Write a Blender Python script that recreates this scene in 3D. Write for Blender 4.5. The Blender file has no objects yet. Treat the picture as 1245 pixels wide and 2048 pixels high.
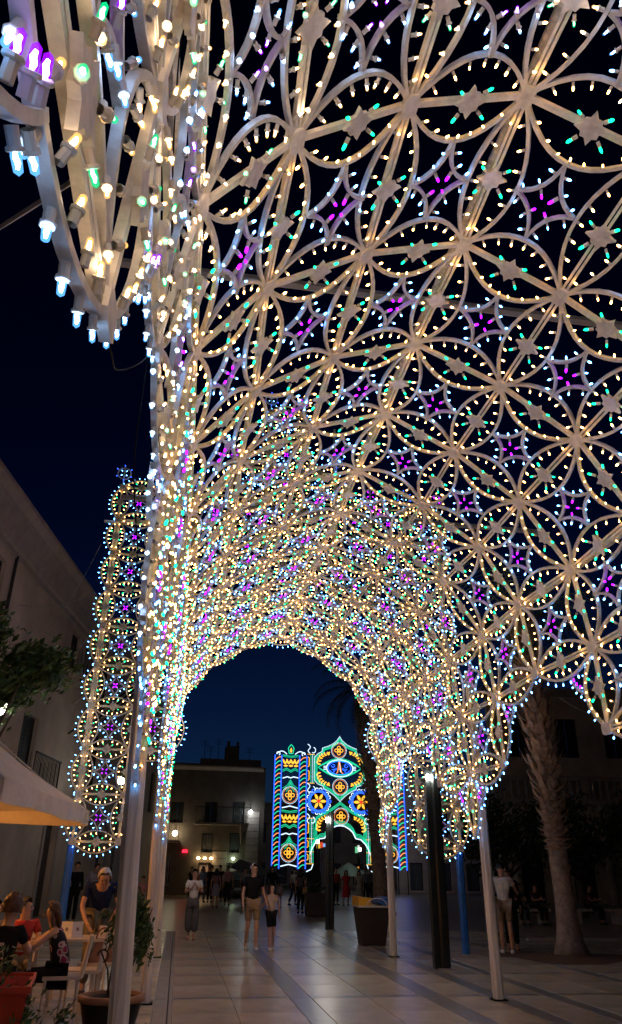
import bpy, math, random
import numpy as np
from mathutils import Vector, Matrix

random.seed(7)
rng = np.random.RandomState(11)
SC = bpy.context.scene
COL = SC.collection

# ---------------------------------------------------------------- camera
TH, RO, PH, FPX = math.radians(26.06), math.radians(-0.8305), math.radians(8.912), 1463.27
fw = Vector((math.sin(PH) * math.cos(TH), math.cos(PH) * math.cos(TH), math.sin(TH)))
r0 = Vector((math.cos(PH), -math.sin(PH), 0)); u0 = r0.cross(fw)
rt = math.cos(RO) * r0 - math.sin(RO) * u0
up = math.sin(RO) * r0 + math.cos(RO) * u0
cam_d = bpy.data.cameras.new("camera"); cam = bpy.data.objects.new("camera", cam_d); COL.objects.link(cam)
cam_d.sensor_fit = 'HORIZONTAL'; cam_d.sensor_width = 36; cam_d.lens = 36 * FPX / 1245
cam_d.clip_start = 0.05; cam_d.clip_end = 2000
M = Matrix((rt, up, -fw)).transposed().to_4x4(); M.translation = Vector((0, 0, 1.6))
cam.matrix_world = M
SC.camera = cam

# ---------------------------------------------------------------- dusk sky
W = bpy.data.worlds.new("World"); SC.world = W; W.use_nodes = True
nt = W.node_tree; nt.nodes.clear()
sky = nt.nodes.new("ShaderNodeTexSky"); sky.sky_type = 'NISHITA'; sky.sun_disc = False
sky.sun_elevation = math.radians(-5.5); sky.sun_rotation = math.radians(10); sky.altitude = 30
sky.air_density = 1.0; sky.dust_density = 0.4; sky.ozone_density = 4.0
bg = nt.nodes.new("ShaderNodeBackground"); bg.inputs[1].default_value = 0.6
wo = nt.nodes.new("ShaderNodeOutputWorld")
tint = nt.nodes.new('ShaderNodeMix'); tint.data_type = 'RGBA'; tint.blend_type = 'MULTIPLY'; tint.inputs[0].default_value = 1.0; tint.inputs[7].default_value = (.45, .95, 1.0, 1)
nt.links.new(sky.outputs[0], tint.inputs[6]); nt.links.new(tint.outputs[2], bg.inputs[0]); nt.links.new(bg.outputs[0], wo.inputs[0])

SC.render.engine = 'CYCLES'
SC.view_settings.view_transform = 'Standard'; SC.view_settings.look = 'None'
SC.view_settings.exposure = 0.3; SC.view_settings.gamma = 1.0; SC.view_settings.use_curve_mapping = False
cy = SC.cycles
cy.use_denoising = True
try: cy.denoiser = 'OPENIMAGEDENOISE'; cy.denoising_input_passes = 'RGB_ALBEDO_NORMAL'
except Exception: pass
cy.max_bounces = 5; cy.diffuse_bounces = 2; cy.glossy_bounces = 2; cy.transmission_bounces = 3; cy.transparent_max_bounces = 8
cy.sample_clamp_indirect = 4.0; cy.caustics_reflective = False; cy.caustics_refractive = False
cy.use_light_tree = True

# ---------------------------------------------------------------- materials
def mat(name, col, rough=0.6, metal=0.0, noise=None, bump=None, spec=0.5, coords='Object', wave=None):
    m = bpy.data.materials.new(name); m.use_nodes = True
    t = m.node_tree; b = t.nodes["Principled BSDF"]
    b.inputs["Base Color"].default_value = (*col, 1); b.inputs["Roughness"].default_value = rough
    b.inputs["Metallic"].default_value = metal; b.inputs["Specular IOR Level"].default_value = spec
    if noise or bump or wave:
        tc = t.nodes.new("ShaderNodeTexCoord")
    if noise:                       # noise = (scale, amount, detail)
        n = t.nodes.new("ShaderNodeTexNoise"); n.inputs["Scale"].default_value = noise[0]
        n.inputs["Detail"].default_value = noise[2] if len(noise) > 2 else 6; n.inputs["Roughness"].default_value = 0.65
        t.links.new(tc.outputs[coords], n.inputs["Vector"])
        r = t.nodes.new("ShaderNodeValToRGB"); a = noise[1]
        r.color_ramp.elements[0].position = 0.3; r.color_ramp.elements[1].position = 0.7
        r.color_ramp.elements[0].color = (*[c * (1 - a) for c in col], 1)
        r.color_ramp.elements[1].color = (*[min(1, c * (1 + a * .6)) for c in col], 1)
        t.links.new(n.outputs["Fac"], r.inputs["Fac"]); t.links.new(r.outputs["Color"], b.inputs["Base Color"])
    if wave:                        # wood streaks: (scale, distortion, amount)
        n = t.nodes.new("ShaderNodeTexNoise"); n.inputs["Scale"].default_value = wave[0]; n.inputs["Detail"].default_value = 8
        mp = t.nodes.new("ShaderNodeMapping"); mp.inputs["Scale"].default_value = (14, 14, .6)
        t.links.new(tc.outputs[coords], mp.inputs["Vector"]); t.links.new(mp.outputs[0], n.inputs["Vector"])
        r = t.nodes.new("ShaderNodeValToRGB")
        r.color_ramp.elements[0].position = 0.35; r.color_ramp.elements[1].position = 0.62
        r.color_ramp.elements[0].color = (*[c * (1 - wave[2]) for c in col], 1); r.color_ramp.elements[1].color = (*col, 1)
        t.links.new(n.outputs["Fac"], r.inputs["Fac"]); t.links.new(r.outputs["Color"], b.inputs["Base Color"])
    if bump:
        n2 = t.nodes.new("ShaderNodeTexNoise"); n2.inputs["Scale"].default_value = bump[0]; n2.inputs["Detail"].default_value = 6
        t.links.new(tc.outputs[coords], n2.inputs["Vector"])
        bp = t.nodes.new("ShaderNodeBump"); bp.inputs["Strength"].default_value = bump[1]; bp.inputs["Distance"].default_value = bump[2] if len(bump) > 2 else 0.02
        t.links.new(n2.outputs["Fac"], bp.inputs["Height"]); t.links.new(bp.outputs[0], b.inputs["Normal"])
    return m

def emit(name, col, strength):
    m = bpy.data.materials.new(name); m.use_nodes = True
    t = m.node_tree; t.nodes.clear()
    e = t.nodes.new("ShaderNodeEmission"); e.inputs[0].default_value = (*col, 1); e.inputs[1].default_value = strength
    o = t.nodes.new("ShaderNodeOutputMaterial"); t.links.new(e.outputs[0], o.inputs[0])
    return m

def glow_glass(name, col, strength, clear=0.5):
    m = bpy.data.materials.new(name); m.use_nodes = True
    t = m.node_tree; t.nodes.clear()
    e = t.nodes.new("ShaderNodeEmission"); e.inputs[0].default_value = (*col, 1); e.inputs[1].default_value = strength
    g = t.nodes.new("ShaderNodeBsdfTransparent"); x = t.nodes.new("ShaderNodeMixShader"); x.inputs[0].default_value = 1 - clear
    o = t.nodes.new("ShaderNodeOutputMaterial")
    t.links.new(g.outputs[0], x.inputs[1]); t.links.new(e.outputs[0], x.inputs[2]); t.links.new(x.outputs[0], o.inputs[0])
    return m

# ---------------------------------------------------------------- mesh building helpers
class MB:
    """collects polygons (with material slots) and links them as one mesh object"""
    def __init__(s): s.v = []; s.f = []; s.m = []
    def add(s, vs, fs, mi=0):
        o = len(s.v); s.v += [tuple(p) for p in vs]; s.f += [tuple(i + o for i in q) for q in fs]; s.m += [mi] * len(fs)
    def box(s, lo, hi, mi=0, mx=None):
        x0, y0, z0 = lo; x1, y1, z1 = hi
        vs = [(x0, y0, z0), (x1, y0, z0), (x1, y1, z0), (x0, y1, z0), (x0, y0, z1), (x1, y0, z1), (x1, y1, z1), (x0, y1, z1)]
        if mx is not None: vs = [mx @ Vector(p) for p in vs]
        s.add(vs, [(0, 3, 2, 1), (4, 5, 6, 7), (0, 1, 5, 4), (1, 2, 6, 5), (2, 3, 7, 6), (3, 0, 4, 7)], mi)
    def tube(s, pts, rad, n=6, mi=0, cap=True, ref=None):
        pts = [Vector(p) for p in pts]; L = len(pts)
        rad = rad if isinstance(rad, (list, tuple)) else [rad] * L
        o = len(s.v); prev = None
        for i, p in enumerate(pts):
            t = (pts[min(i + 1, L - 1)] - pts[max(i - 1, 0)])
            t = t.normalized() if t.length > 1e-9 else Vector((0, 0, 1))
            if prev is None:
                a = Vector(ref) if ref else (Vector((0, 0, 1)) if abs(t.z) < .9 else Vector((1, 0, 0)))
                prev = (a - t * a.dot(t)).normalized()
            else:
                q = prev - t * prev.dot(t); prev = q.normalized() if q.length > 1e-6 else prev
            b = t.cross(prev)
            for k in range(n):
                an = 2 * math.pi * k / n
                s.v.append(tuple(p + (prev * math.cos(an) + b * math.sin(an)) * rad[i]))
        for i in range(L - 1):
            for k in range(n):
                a0 = o + i * n + k; a1 = o + i * n + (k + 1) % n
                s.f.append((a0, a1, a1 + n, a0 + n)); s.m.append(mi)
        if cap:
            s.f.append(tuple(o + k for k in range(n))[::-1]); s.m.append(mi)
            s.f.append(tuple(o + (L - 1) * n + k for k in range(n))); s.m.append(mi)
    def slat(s, pts, nrm, w, d, mi=0):
        """flat strip: width w inside the panel plane, depth d along nrm"""
        pts = [Vector(p) for p in pts]; L = len(pts); o = len(s.v); nrm = Vector(nrm).normalized()
        for i, p in enumerate(pts):
            t = (pts[min(i + 1, L - 1)] - pts[max(i - 1, 0)]).normalized()
            b = nrm.cross(t).normalized() * (w / 2); h = nrm * (d / 2)
            for q in (p - b - h, p + b - h, p + b + h, p - b + h): s.v.append(tuple(q))
        for i in range(L - 1):
            for k in range(4):
                a0 = o + i * 4 + k; a1 = o + i * 4 + (k + 1) % 4
                s.f.append((a0, a1, a1 + 4, a0 + 4)); s.m.append(mi)
        s.f.append((o + 3, o + 2, o + 1, o)); s.m.append(mi)
        e = o + (L - 1) * 4; s.f.append((e, e + 1, e + 2, e + 3)); s.m.append(mi)
    def lathe(s, prof, n=12, mi=0, c=(0, 0, 0), cap=True):
        o = len(s.v); L = len(prof)
        for r, z in prof:
            for k in range(n):
                a = 2 * math.pi * k / n; s.v.append((c[0] + r * math.cos(a), c[1] + r * math.sin(a), c[2] + z))
        for i in range(L - 1):
            for k in range(n):
                a0 = o + i * n + k; a1 = o + i * n + (k + 1) % n
                s.f.append((a0, a1, a1 + n, a0 + n)); s.m.append(mi)
        if cap:
            s.f.append(tuple(o + k for k in range(n))[::-1]); s.m.append(mi)
            s.f.append(tuple(o + (L - 1) * n + k for k in range(n))); s.m.append(mi)
    def prism(s, poly, y0, y1, mi=0):
        """outline in (x, z), extruded in y"""
        n = len(poly); o = len(s.v)
        for y in (y0, y1):
            for x, z in poly: s.v.append((x, y, z))
        s.f.append(tuple(o + i for i in range(n))); s.m.append(mi)
        s.f.append(tuple(o + n + i for i in range(n))[::-1]); s.m.append(mi)
        for i in range(n):
            j = (i + 1) % n; s.f.append((o + j, o + i, o + n + i, o + n + j)); s.m.append(mi)
    def sphere(s, c, r, n=8, m=6, mi=0, sc=(1, 1, 1)):
        prof = []
        o = len(s.v); c = Vector(c)
        for i in range(1, m):
            a = math.pi * i / m
            for k in range(n):
                b = 2 * math.pi * k / n
                s.v.append((c.x + r * sc[0] * math.sin(a) * math.cos(b), c.y + r * sc[1] * math.sin(a) * math.sin(b), c.z + r * sc[2] * math.cos(a)))
        t = len(s.v); s.v.append((c.x, c.y, c.z + r * sc[2])); s.v.append((c.x, c.y, c.z - r * sc[2]))
        for i in range(m - 2):
            for k in range(n):
                a0 = o + i * n + k; a1 = o + i * n + (k + 1) % n
                s.f.append((a0, a0 + n, a1 + n, a1)); s.m.append(mi)
        for k in range(n):
            s.f.append((t, o + k, o + (k + 1) % n)); s.m.append(mi)
            e = o + (m - 2) * n; s.f.append((t + 1, e + (k + 1) % n, e + k)); s.m.append(mi)
    def mesh(s, name, mats, smooth=False):
        me = bpy.data.meshes.new(name); me.from_pydata(s.v, [], s.f)
        for m in (mats if isinstance(mats, (list, tuple)) else [mats]): me.materials.append(m)
        if len(set(s.m)) > 1 or (s.m and s.m[0]): me.polygons.foreach_set("material_index", s.m)
        if smooth: me.polygons.foreach_set("use_smooth", [True] * len(s.f))
        me.update(); return me
    def build(s, name, mats, parent=None, smooth=False, loc=None, rz=None):
        return link(name, s.mesh(name, mats, smooth), parent, loc, rz)

def link(name, me, parent=None, loc=None, rz=None):
    o = bpy.data.objects.new(name, me); COL.objects.link(o)
    if parent is not None: o.parent = parent
    if loc is not None: o.location = loc
    if rz is not None: o.rotation_euler = (0, 0, rz)
    return o

def tag(o, label, cat, group=None, kind=None):
    o["label"] = label
    if cat: o["category"] = cat
    if group: o["group"] = group
    if kind: o["kind"] = kind
    return o

def thing(name, label, cat, loc=(0, 0, 0), rz=0.0, group=None):
    o = bpy.data.objects.new(name, None); COL.objects.link(o)
    o.location = loc; o.rotation_euler = (0, 0, rz); o.empty_display_size = .2
    return tag(o, label, cat, group)

def struct(o): o["kind"] = "structure"; return o
def stuff(o): o["kind"] = "stuff"; return o

# shared materials
M_white = mat("painted_wood", (0.84, 0.82, 0.76), .55, noise=(11, .30, 10), bump=(40, .15, .005))
M_post = mat("whitewashed_pole", (0.84, 0.78, 0.70), .6, wave=(1.6, 0, .45), bump=(30, .2, .006))
M_socket = mat("lamp_socket", (0.70, 0.66, 0.58), .5)
M_blue = mat("blue_pole_paint", (0.02, 0.16, 0.52), .45, noise=(5, .3), bump=(25, .2, .006))
M_wire = mat("black_wire", (0.012, 0.012, 0.013), .9, spec=.1)
WARM, COOL, GREEN, PURPLE, BLUE = range(5)
BCOL = [(1.0, 0.48, 0.13), (0.10, 0.38, 1.0), (0.004, 0.80, 0.28), (0.25, 0.003, 0.85), (0.02, 0.08, 1.0)]
BSTR = [22.0, 23.0, 5.0, 11.0, 8.0]
M_bulb = [emit("bulb_" + n, c, s) for n, c, s in zip(("warm", "cool", "green", "purple", "blue"), BCOL, BSTR)]
# ================================================================ light tunnel: profile and lattice
RING0, PITCH = 1.7577, 1.39937
def vring(r): return RING0 + PITCH * r
PROF = [(-0.36, 3.06), (-0.325, 4.046), (-0.203, 5.124), (0.335, 5.837), (1.147, 6.361), (2.047, 6.662),
        (2.936, 6.211), (3.708, 5.622), (4.221, 4.800), (4.345, 3.878), (4.398, 2.975)]
NP = len(PROF)
TIP_L, TIP_R = (-0.365, 2.12), (4.41, 2.05)
CENT = Vector((2.0, 0, 3.6))
R_A, R_B, R_VIS = -9, 11, -1
POSTS = (-9, -5, -1, 3, 7, 11)
H = 0.235

def arc_h(t): return H * 4 * t * (1 - t)

def bulb_template(n, rs=(.017, .0165), rg=(.0105, .0135, .0115), zs=(0, .046), zg=(.046, .062, .084, .097)):
    v, f, m = [], [], []
    def ring(r, z):
        o = len(v)
        for k in range(n):
            a = 2 * math.pi * (k + .5) / n; v.append((r * math.cos(a), r * math.sin(a), z))
        return o
    a, b = ring(rs[0], zs[0]), ring(rs[1], zs[1])
    for k in range(n): f.append((a + k, a + (k + 1) % n, b + (k + 1) % n, b + k)); m.append(0)
    f.append(tuple(b + k for k in range(n))); m.append(0)
    g = [ring(rg[i], zg[i]) for i in range(3)]; t = len(v); v.append((0, 0, zg[3]))
    for i in range(2):
        for k in range(n): f.append((g[i] + k, g[i] + (k + 1) % n, g[i + 1] + (k + 1) % n, g[i + 1] + k)); m.append(1)
    for k in range(n): f.append((g[2] + k, g[2] + (k + 1) % n, t)); m.append(1)
    return np.array(v), f, m
BT4 = bulb_template(4); BT6 = bulb_template(8, (.0155, .015), (.0105, .0125, .0105), (0, .045), (.045, .060, .092, .100))

def basis(z):
    z = z.normalized(); a = Vector((0, 0, 1)) if abs(z.z) < .9 else Vector((1, 0, 0))
    x = a.cross(z).normalized(); return np.array([x, z.cross(x), z]).T

def bulb_mass(name, bulbs, parent, tmpl=BT4, sc=0.61):
    V0, F0, M0 = tmpl; nv = len(V0)
    V = np.empty((len(bulbs) * nv, 3)); F = []; MI = []
    for i, (p, d, c) in enumerate(bulbs):
        B = basis(d); q = sc * (.88 + .24 * rng.rand()) * (1.38 if c in (GREEN, PURPLE) else 1.0)
        V[i * nv:(i + 1) * nv] = (V0 * q) @ B.T + np.array(p)
        o = i * nv
        F += [tuple(j + o for j in q) for q in F0]; MI += [0 if k == 0 else c + 1 for k in M0]
    me = bpy.data.meshes.new(name); me.from_pydata(V.tolist(), [], F)
    me.materials.append(M_socket)
    for m in M_bulb: me.materials.append(m)
    me.polygons.foreach_set("material_index", MI); me.update()
    return stuff(link(name, me, parent))

# near bulbs: clear envelope with the glowing element inside
ENV = []; CORE = []
for n, c, s in zip(("warm", "cool", "green", "purple", "blue"), BCOL, BSTR):
    ENV.append(glow_glass("bulb_glass_" + n, c, 1.6 if n != "green" else 1.0, .40))
    CORE.append(emit("bulb_core_" + n, tuple(min(1, .30 + .75 * x) for x in c), s * 5))
NEAR_MESH = []
for c in range(5):
    V0, F0, M0 = BT6; b = MB(); b.v = [tuple(p) for p in V0]; b.f = list(F0); b.m = list(M0)
    b.tube([(0, 0, .05), (.002, 0, .062), (-.002, 0, .074), (.001, 0, .086)], [.0035, .0062, .0062, .0035], 6, 2)
    b.lathe([(.0185, .040), (.0215, .043), (.0215, .050), (.0185, .052)], 8, 0)
    NEAR_MESH.append(b.mesh("bulb", [M_socket, ENV[c], CORE[c]], False))

PLAIN_MESH = []
for c in range(5):
    V0, F0, M0 = BT4; b = MB(); b.v = [tuple(p) for p in V0]; b.f = list(F0); b.m = list(M0); PLAIN_MESH.append(b.mesh('bulb', [M_socket, M_bulb[c]]))
STAR_POLY = []
for k in range(16):
    a = 2 * math.pi * k / 16
    r = (.125, .075, .09, .075)[k % 4]
    STAR_POLY.append((r * math.cos(a), r * math.sin(a)))

class Lattice:
    """one lit structure: frames, plates and bulbs"""
    def __init__(s, root): s.root = root; s.bulbs = []; s.acc = None
    def put(s, b, name):
        if s.acc is not None: s.acc.add(b.v, b.f)
        else: b.build(name, M_white, s.root)
    def star(s, p, ex, ey, nrm):
        an = rng.randn() * .12; ex, ey = ex * math.cos(an) + ey * math.sin(an), ey * math.cos(an) - ex * math.sin(an)
        p = p + ex * rng.randn() * .012; b = MB(); o = len(b.v); n = 16
        for h in (-.014, .014):
            for x, y in STAR_POLY: b.v.append(tuple(p + ex * x + ey * y + nrm * (h + .03)))
        b.f.append(tuple(range(n))[::-1]); b.f.append(tuple(range(n, 2 * n)))
        for i in range(n): b.f.append((i, (i + 1) % n, n + (i + 1) % n, n + i))
        b.m = [0] * len(b.f); s.put(b, "star_plate")
        for sx in (-1, 1):
            for sy in (-1, 1):
                d = (ex * sx * .8 + ey * sy * .75 + nrm * .35).normalized()
                s.bulbs.append((p + ex * sx * .075 + ey * sy * .07 + nrm * .045, d, GREEN))
    def lens(s, P, Q, sides, double=False, star=True, edge=(False, False)):
        """P,Q nodes; sides = list of (vector to the neighbouring line, normal) for each arc present"""
        b = MB(); P = Vector(P); Q = Vector(Q); ax = Q - P
        nrm0 = sum((n for _, n in sides), Vector()).normalized()
        exu = ax.normalized()
        if double:
            y = nrm0.cross(exu).normalized()
            for sg in (-1, 1):
                b.slat([P + y * sg * .018, Q + y * sg * .018], nrm0, .024, .034)
        else:
            b.slat([P, Q], nrm0, .046, .034)
        for si, (cv, nrm) in enumerate(sides):
            pts = [P + ax * t + cv * arc_h(t) for t in np.linspace(0.0, 1, 13)]
            b.slat(pts, nrm, .028, .034)
            nb = 7
            for i in range(nb):
                t = (i + .5) / nb * .86 + .07
                t += (rng.rand() - .5) * .012
                p = P + ax * t + cv * arc_h(t)
                tang = (ax + cv * H * 4 * (1 - 2 * t)).normalized()
                d = nrm.cross(tang).normalized()
                if d.dot(cv) > 0: d = -d
                jit = Vector(rng.randn(3) * .14)
                if rng.rand() > .012:
                    s.bulbs.append((p + nrm * .022 + d * .018, d + nrm * .28 + jit, WARM))
                if edge[si]:
                    pass
            if edge[si]:
                ne = 8
                for i in range(ne):
                    t = (i + .5) / ne
                    p = P + ax * t + cv * arc_h(t)
                    tang = (ax + cv * H * 4 * (1 - 2 * t)).normalized(); d = nrm.cross(tang).normalized()
                    if d.dot(cv) < 0: d = -d
                    s.bulbs.append((p + d * .02, d + Vector(rng.randn(3) * .08), COOL))
        s.put(b, "lens_frame")
        if star:
            ey = nrm0.cross(exu).normalized()
            s.star(P + ax * .5, exu, ey, nrm0)
    def cell(s, P, ex, ey, nrm, parts=(0, 1, 2, 3)):
        """concave diamond in a cell with corner P"""
        b = MB(); f = lambda x, y: P + ex * x + ey * y
        T = [(.5, H), (1 - H, .5), (.5, 1 - H), (H, .5)]
        for k in parts:
            A, B = T[k], T[(k + 1) % 4]
            C = (.542 if (A[0] + B[0]) > 1 else .458, .542 if (A[1] + B[1]) > 1 else .458)
            q = lambda t: ((1 - t) ** 2 * A[0] + 2 * t * (1 - t) * C[0] + t * t * B[0], (1 - t) ** 2 * A[1] + 2 * t * (1 - t) * C[1] + t * t * B[1])
            b.slat([f(*q(t)) for t in np.linspace(0, 1, 8)], nrm, .025, .034)
            for t in (.17, .5, .83):
                p = q(t); p3 = f(*p); out = f(p[0] + (p[0] - .5), p[1] + (p[1] - .5)) - p3
                if t != .5:
                    tg = f(*q(t + .02)) - f(*q(t - .02)); dd = nrm.cross(tg).normalized()
                    out = dd if dd.dot(out) > 0 else -dd
                d = out.normalized()
                s.bulbs.append((p3 + d * .018 + nrm * .02, d + nrm * .25 + Vector(rng.randn(3) * .09), COOL))
            p = q(.5); p3 = f(*p); d = (f(.5, .5) - p3).normalized()
            s.bulbs.append((p3 + d * .018 + nrm * .02, d + nrm * .25 + Vector(rng.randn(3) * .06), PURPLE))
        s.put(b, "diamond_frame")
    def filler(s, A, C, B, nrm, away):
        """small arc with purple lamps in an open corner"""
        q = lambda t: A * (1 - t) ** 2 + C * 2 * t * (1 - t) + B * t * t
        b = MB(); b.slat([q(t) for t in np.linspace(0, 1, 7)], nrm, .025, .034); s.put(b, "corner_arc")
        for t in (.25, .5, .75):
            d = (q(t) - away).normalized()
            s.bulbs.append((q(t) + d * .02, d + Vector(rng.randn(3) * .08), COOL))
            s.bulbs.append((q(t) - d * .02 + nrm * .02, -d + nrm * .3, PURPLE))
    def plate(s, p, ex, ey, nrm, sx=.085, sy=.06):
        b = MB(); V = []
        for h in (-.005, .03):
            for x, y in ((-sx, -sy * .6), (-sx * .6, -sy), (sx * .6, -sy), (sx, -sy * .6), (sx, sy * .6), (sx * .6, sy), (-sx * .6, sy), (-sx, sy * .6)):
                V.append(p + ex * x + ey * y + nrm * (h + .005))
        F = [tuple(range(8))[::-1], tuple(range(8, 16))] + [(i, (i + 1) % 8, 8 + (i + 1) % 8, 8 + i) for i in range(8)]
        b.add(V, F); s.put(b, "node_plate")
    def finish(s, near=300, plain=False, first=None):
        cpos = cam.matrix_world.translation
        vis = []
        for i, (p, d, c) in enumerate(s.bulbs):
            r = Vector(p) - cpos; z = r.dot(fw)
            x = r.dot(rt) / max(z, .01) * FPX; y = r.dot(up) / max(z, .01) * FPX
            if z > .2 and abs(x) < 640 and abs(y) < 1050: vis.append(((0 if first and first(p) else 1), z, i))
        vis.sort(); pick = sorted(q[-1] for q in vis[:near])
        for i in pick:
            p, d, c = s.bulbs[i]
            o = link("bulb", (PLAIN_MESH if plain else NEAR_MESH)[c], s.root)
            B = basis(Vector(d)) * .61 if plain else basis(Vector(d)) * (.74 + .14 * rng.rand()); mm = Matrix(B.tolist()).to_4x4(); mm.translation = Vector(p); o.matrix_local = mm
        pick = set(pick); bulb_mass("bulbs", [b for i, b in enumerate(s.bulbs) if i not in pick], s.root)

tun = thing("light_tunnel", "lattice vault tunnel of white wooden petals covered in warm and coloured bulbs", "light tunnel")
LT = Lattice(tun)
EV = Vector((0, PITCH, 0))
def node(k, r):
    x, z = PROF[k]; w = .02 * math.sin(3.1 * r + 1.7 * k)
    return Vector((x + w, vring(r), z + .02 * math.sin(2.3 * r + k)))
def crossv(k): # facet k spans lines k..k+1
    a, b = PROF[k], PROF[k + 1]; return Vector((b[0] - a[0], 0, b[1] - a[1]))
def fnorm(k):
    c = crossv(k); n = Vector((0, 1, 0)).cross(c).normalized()
    m = Vector(((PROF[k][0] + PROF[k + 1][0]) / 2, 0, (PROF[k][1] + PROF[k + 1][1]) / 2))
    return n if n.dot(CENT - m) > 0 else -n
def arch_pos(r):  # position inside a bay: 0 post ring, 2 = crown of the side arch
    return (r + 1) % 4

bay_open = lambda r: arch_pos(r) in (1, 2)     # cell r..r+1 lies in the arch opening
REAR = MB()
for r in range(R_A, R_B):
    LT.acc = REAR if r < R_VIS else None
    for k in range(NP):
        bottom = k in (0, NP - 1)
        if bottom and bay_open(r): continue
        P, Q = node(k, r), node(k, r + 1); sides = []; edge = []
        if k > 0: sides.append((-crossv(k - 1), fnorm(k - 1))); edge.append(k == NP - 2 and False)
        if k < NP - 1: sides.append((crossv(k), fnorm(k))); edge.append(False)
        if bottom:
            f = 0 if k == 0 else NP - 2; cv = crossv(f)
            sides.append((-cv if k == 0 else cv, fnorm(f))); edge.append(True)
        if bay_open(r) and k == 1: edge[0] = True
        if bay_open(r) and k == NP - 2: edge[1] = True
        LT.lens(P, Q, sides, double=True, edge=tuple(edge))
    for k in range(NP - 1):
        low = k in (0, NP - 2)
        P = node(k, r); c = crossv(k); n = fnorm(k)
        if low and bay_open(r):
            a = arch_pos(r)
            base = node(1, r) if k == 0 else node(NP - 2, r)        # upper line node
            dn = -crossv(0) if k == 0 else crossv(NP - 2)
            pid = lambda x, y: base + EV * x + dn * y
            if a == 1: LT.filler(pid(.42, H), pid(.40, .42), pid(H, .5), n, pid(.1, .1))
            else: LT.filler(pid(.58, H), pid(.60, .42), pid(1 - H, .5), n, pid(.9, .1))
        else:
            LT.cell(P, EV, c, n)
for r in range(R_A, R_B + 1):
    LT.acc = REAR if r < R_VIS else None
    for k in range(NP - 1):
        low = k in (0, NP - 2)
        if low and arch_pos(r) == 2: continue
        c = crossv(k); n = fnorm(k); P, Q = node(k, r), node(k + 1, r)
        sides = []; edge = []
        if r > R_A: sides.append((-EV, n)); edge.append(low and arch_pos(r) == 3)
        if r < R_B: sides.append((EV, n)); edge.append(low and arch_pos(r) == 1)
        if r == R_A or r == R_B:
            s_ = -EV if r == R_A else EV; sides.append((s_ * .6, n)); edge.append(True)
        LT.lens(P, Q, sides, edge=tuple(edge))
    if r in POSTS:
        for k, tip in ((0, TIP_L), (NP - 1, TIP_R)):
            P = node(k, r); Q = Vector((tip[0], vring(r), tip[1]))
            n = Vector((1 if k == 0 else -1, 0, 0))
            sd = [(s_ * (.72 if False else 1), n) for s_ in (-EV, EV)]
            LT.lens(P, Q, [(-EV * .8, n), (EV * .8, n)], edge=(True, True))
            dn = Q - P
            for sg in (-1, 1):
                if R_A <= r + (0 if sg > 0 else -1) < R_B:
                    pid = lambda x, y: P + EV * x * sg + dn * y
                    LT.filler(pid(.42, H), pid(.36, .40), pid(.22, .55), n, pid(.1, .1))
    for k in range(NP):
        if k in (0, NP - 1) and arch_pos(r) == 2: continue
        if 0 < k < NP - 1: n = (fnorm(k - 1) + fnorm(k)).normalized()
        else: n = fnorm(0 if k == 0 else NP - 2)
        LT.plate(node(k, r), Vector((0, 1, 0)), Vector((0, 1, 0)).cross(n).normalized(), n)
LT.acc = None; stuff(REAR.build('rear_lattice', M_white, tun)); LT.finish(300)
for k, (a0, a1) in enumerate((((0, 0), (1, 1)), ((1, 0), (2, 1)), ((1, 1), (0, 2)), ((2, 0), (1, 2)), ((0, -1), (1, 0)), ((1, 2), (2, 4)))):
    A, B_ = node(*a0), node(*a1); b = MB(); off = Vector((-.03 - .01 * k, 0, 0))
    b.tube([A.lerp(B_, u) + off + Vector((.02 * math.sin(9 * u + k), 0, -.18 * math.sin(math.pi * u))) for u in np.linspace(0, 1, 14)], .004, 5); b.build('wire', M_wire, tun)

def pole(b, x, y, z0, z1, w, mi=0, lean=(0, 0)):
    c = .25 * w; h = w / 2
    pr = [(-h + c, -h), (h - c, -h), (h, -h + c), (h, h - c), (h - c, h), (-h + c, h), (-h, h - c), (-h, -h + c)]
    o = len(b.v); zs = np.linspace(z0, z1, 5)
    for z in zs:
        t = (z - z0) / (z1 - z0)
        for px, py in pr: b.v.append((x + px + lean[0] * t + .004 * math.sin(z * 3), y + py + lean[1] * t, z))
    for i in range(4):
        for k in range(8):
            b.f.append((o + i * 8 + k, o + i * 8 + (k + 1) % 8, o + (i + 1) * 8 + (k + 1) % 8, o + (i + 1) * 8 + k)); b.m.append(mi)
    b.f.append(tuple(o + k for k in range(8))[::-1]); b.m.append(mi); b.f.append(tuple(o + 32 + k for k in range(8))); b.m.append(mi)

for r in POSTS:
    for sx in (-1, 1):
        x, ln, ht = (-.285, -.13 if r == 3 else -.09, 3.5) if sx < 0 else (4.56, -.05, 4.6)
        b = MB(); pole(b, x, vring(r), 0, ht, .135, 0, (ln, 0)); b.build("post", M_post, tun)
        b = MB(); b.box((x - .10, vring(r) - .10, .001), (x + .10, vring(r) + .10, .016)); b.build("foot_plate", M_wire, tun)
# long poles and cross ties carrying the vault from outside
for k, off in ((2, .16), (5, .17), (8, .16)):
    n = (fnorm(k - 1) + fnorm(k)).normalized(); x, z = PROF[k]
    b = MB(); b.tube([(x - n.x * off, vring(R_A) + .3, z - n.z * off), (x - n.x * off, vring(R_B), z - n.z * off)], .035, 6)
    b.build("ridge_pole", M_post, tun)
for r in (3, 7):
    b = MB(); y = vring(r) + .1
    b.tube([(-1.5, y, 7.35), (6.2, y, 7.35)], .05, 6); b.build("cross_beam", mat("steel_tie", (.30, .31, .32), .5), tun)
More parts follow.
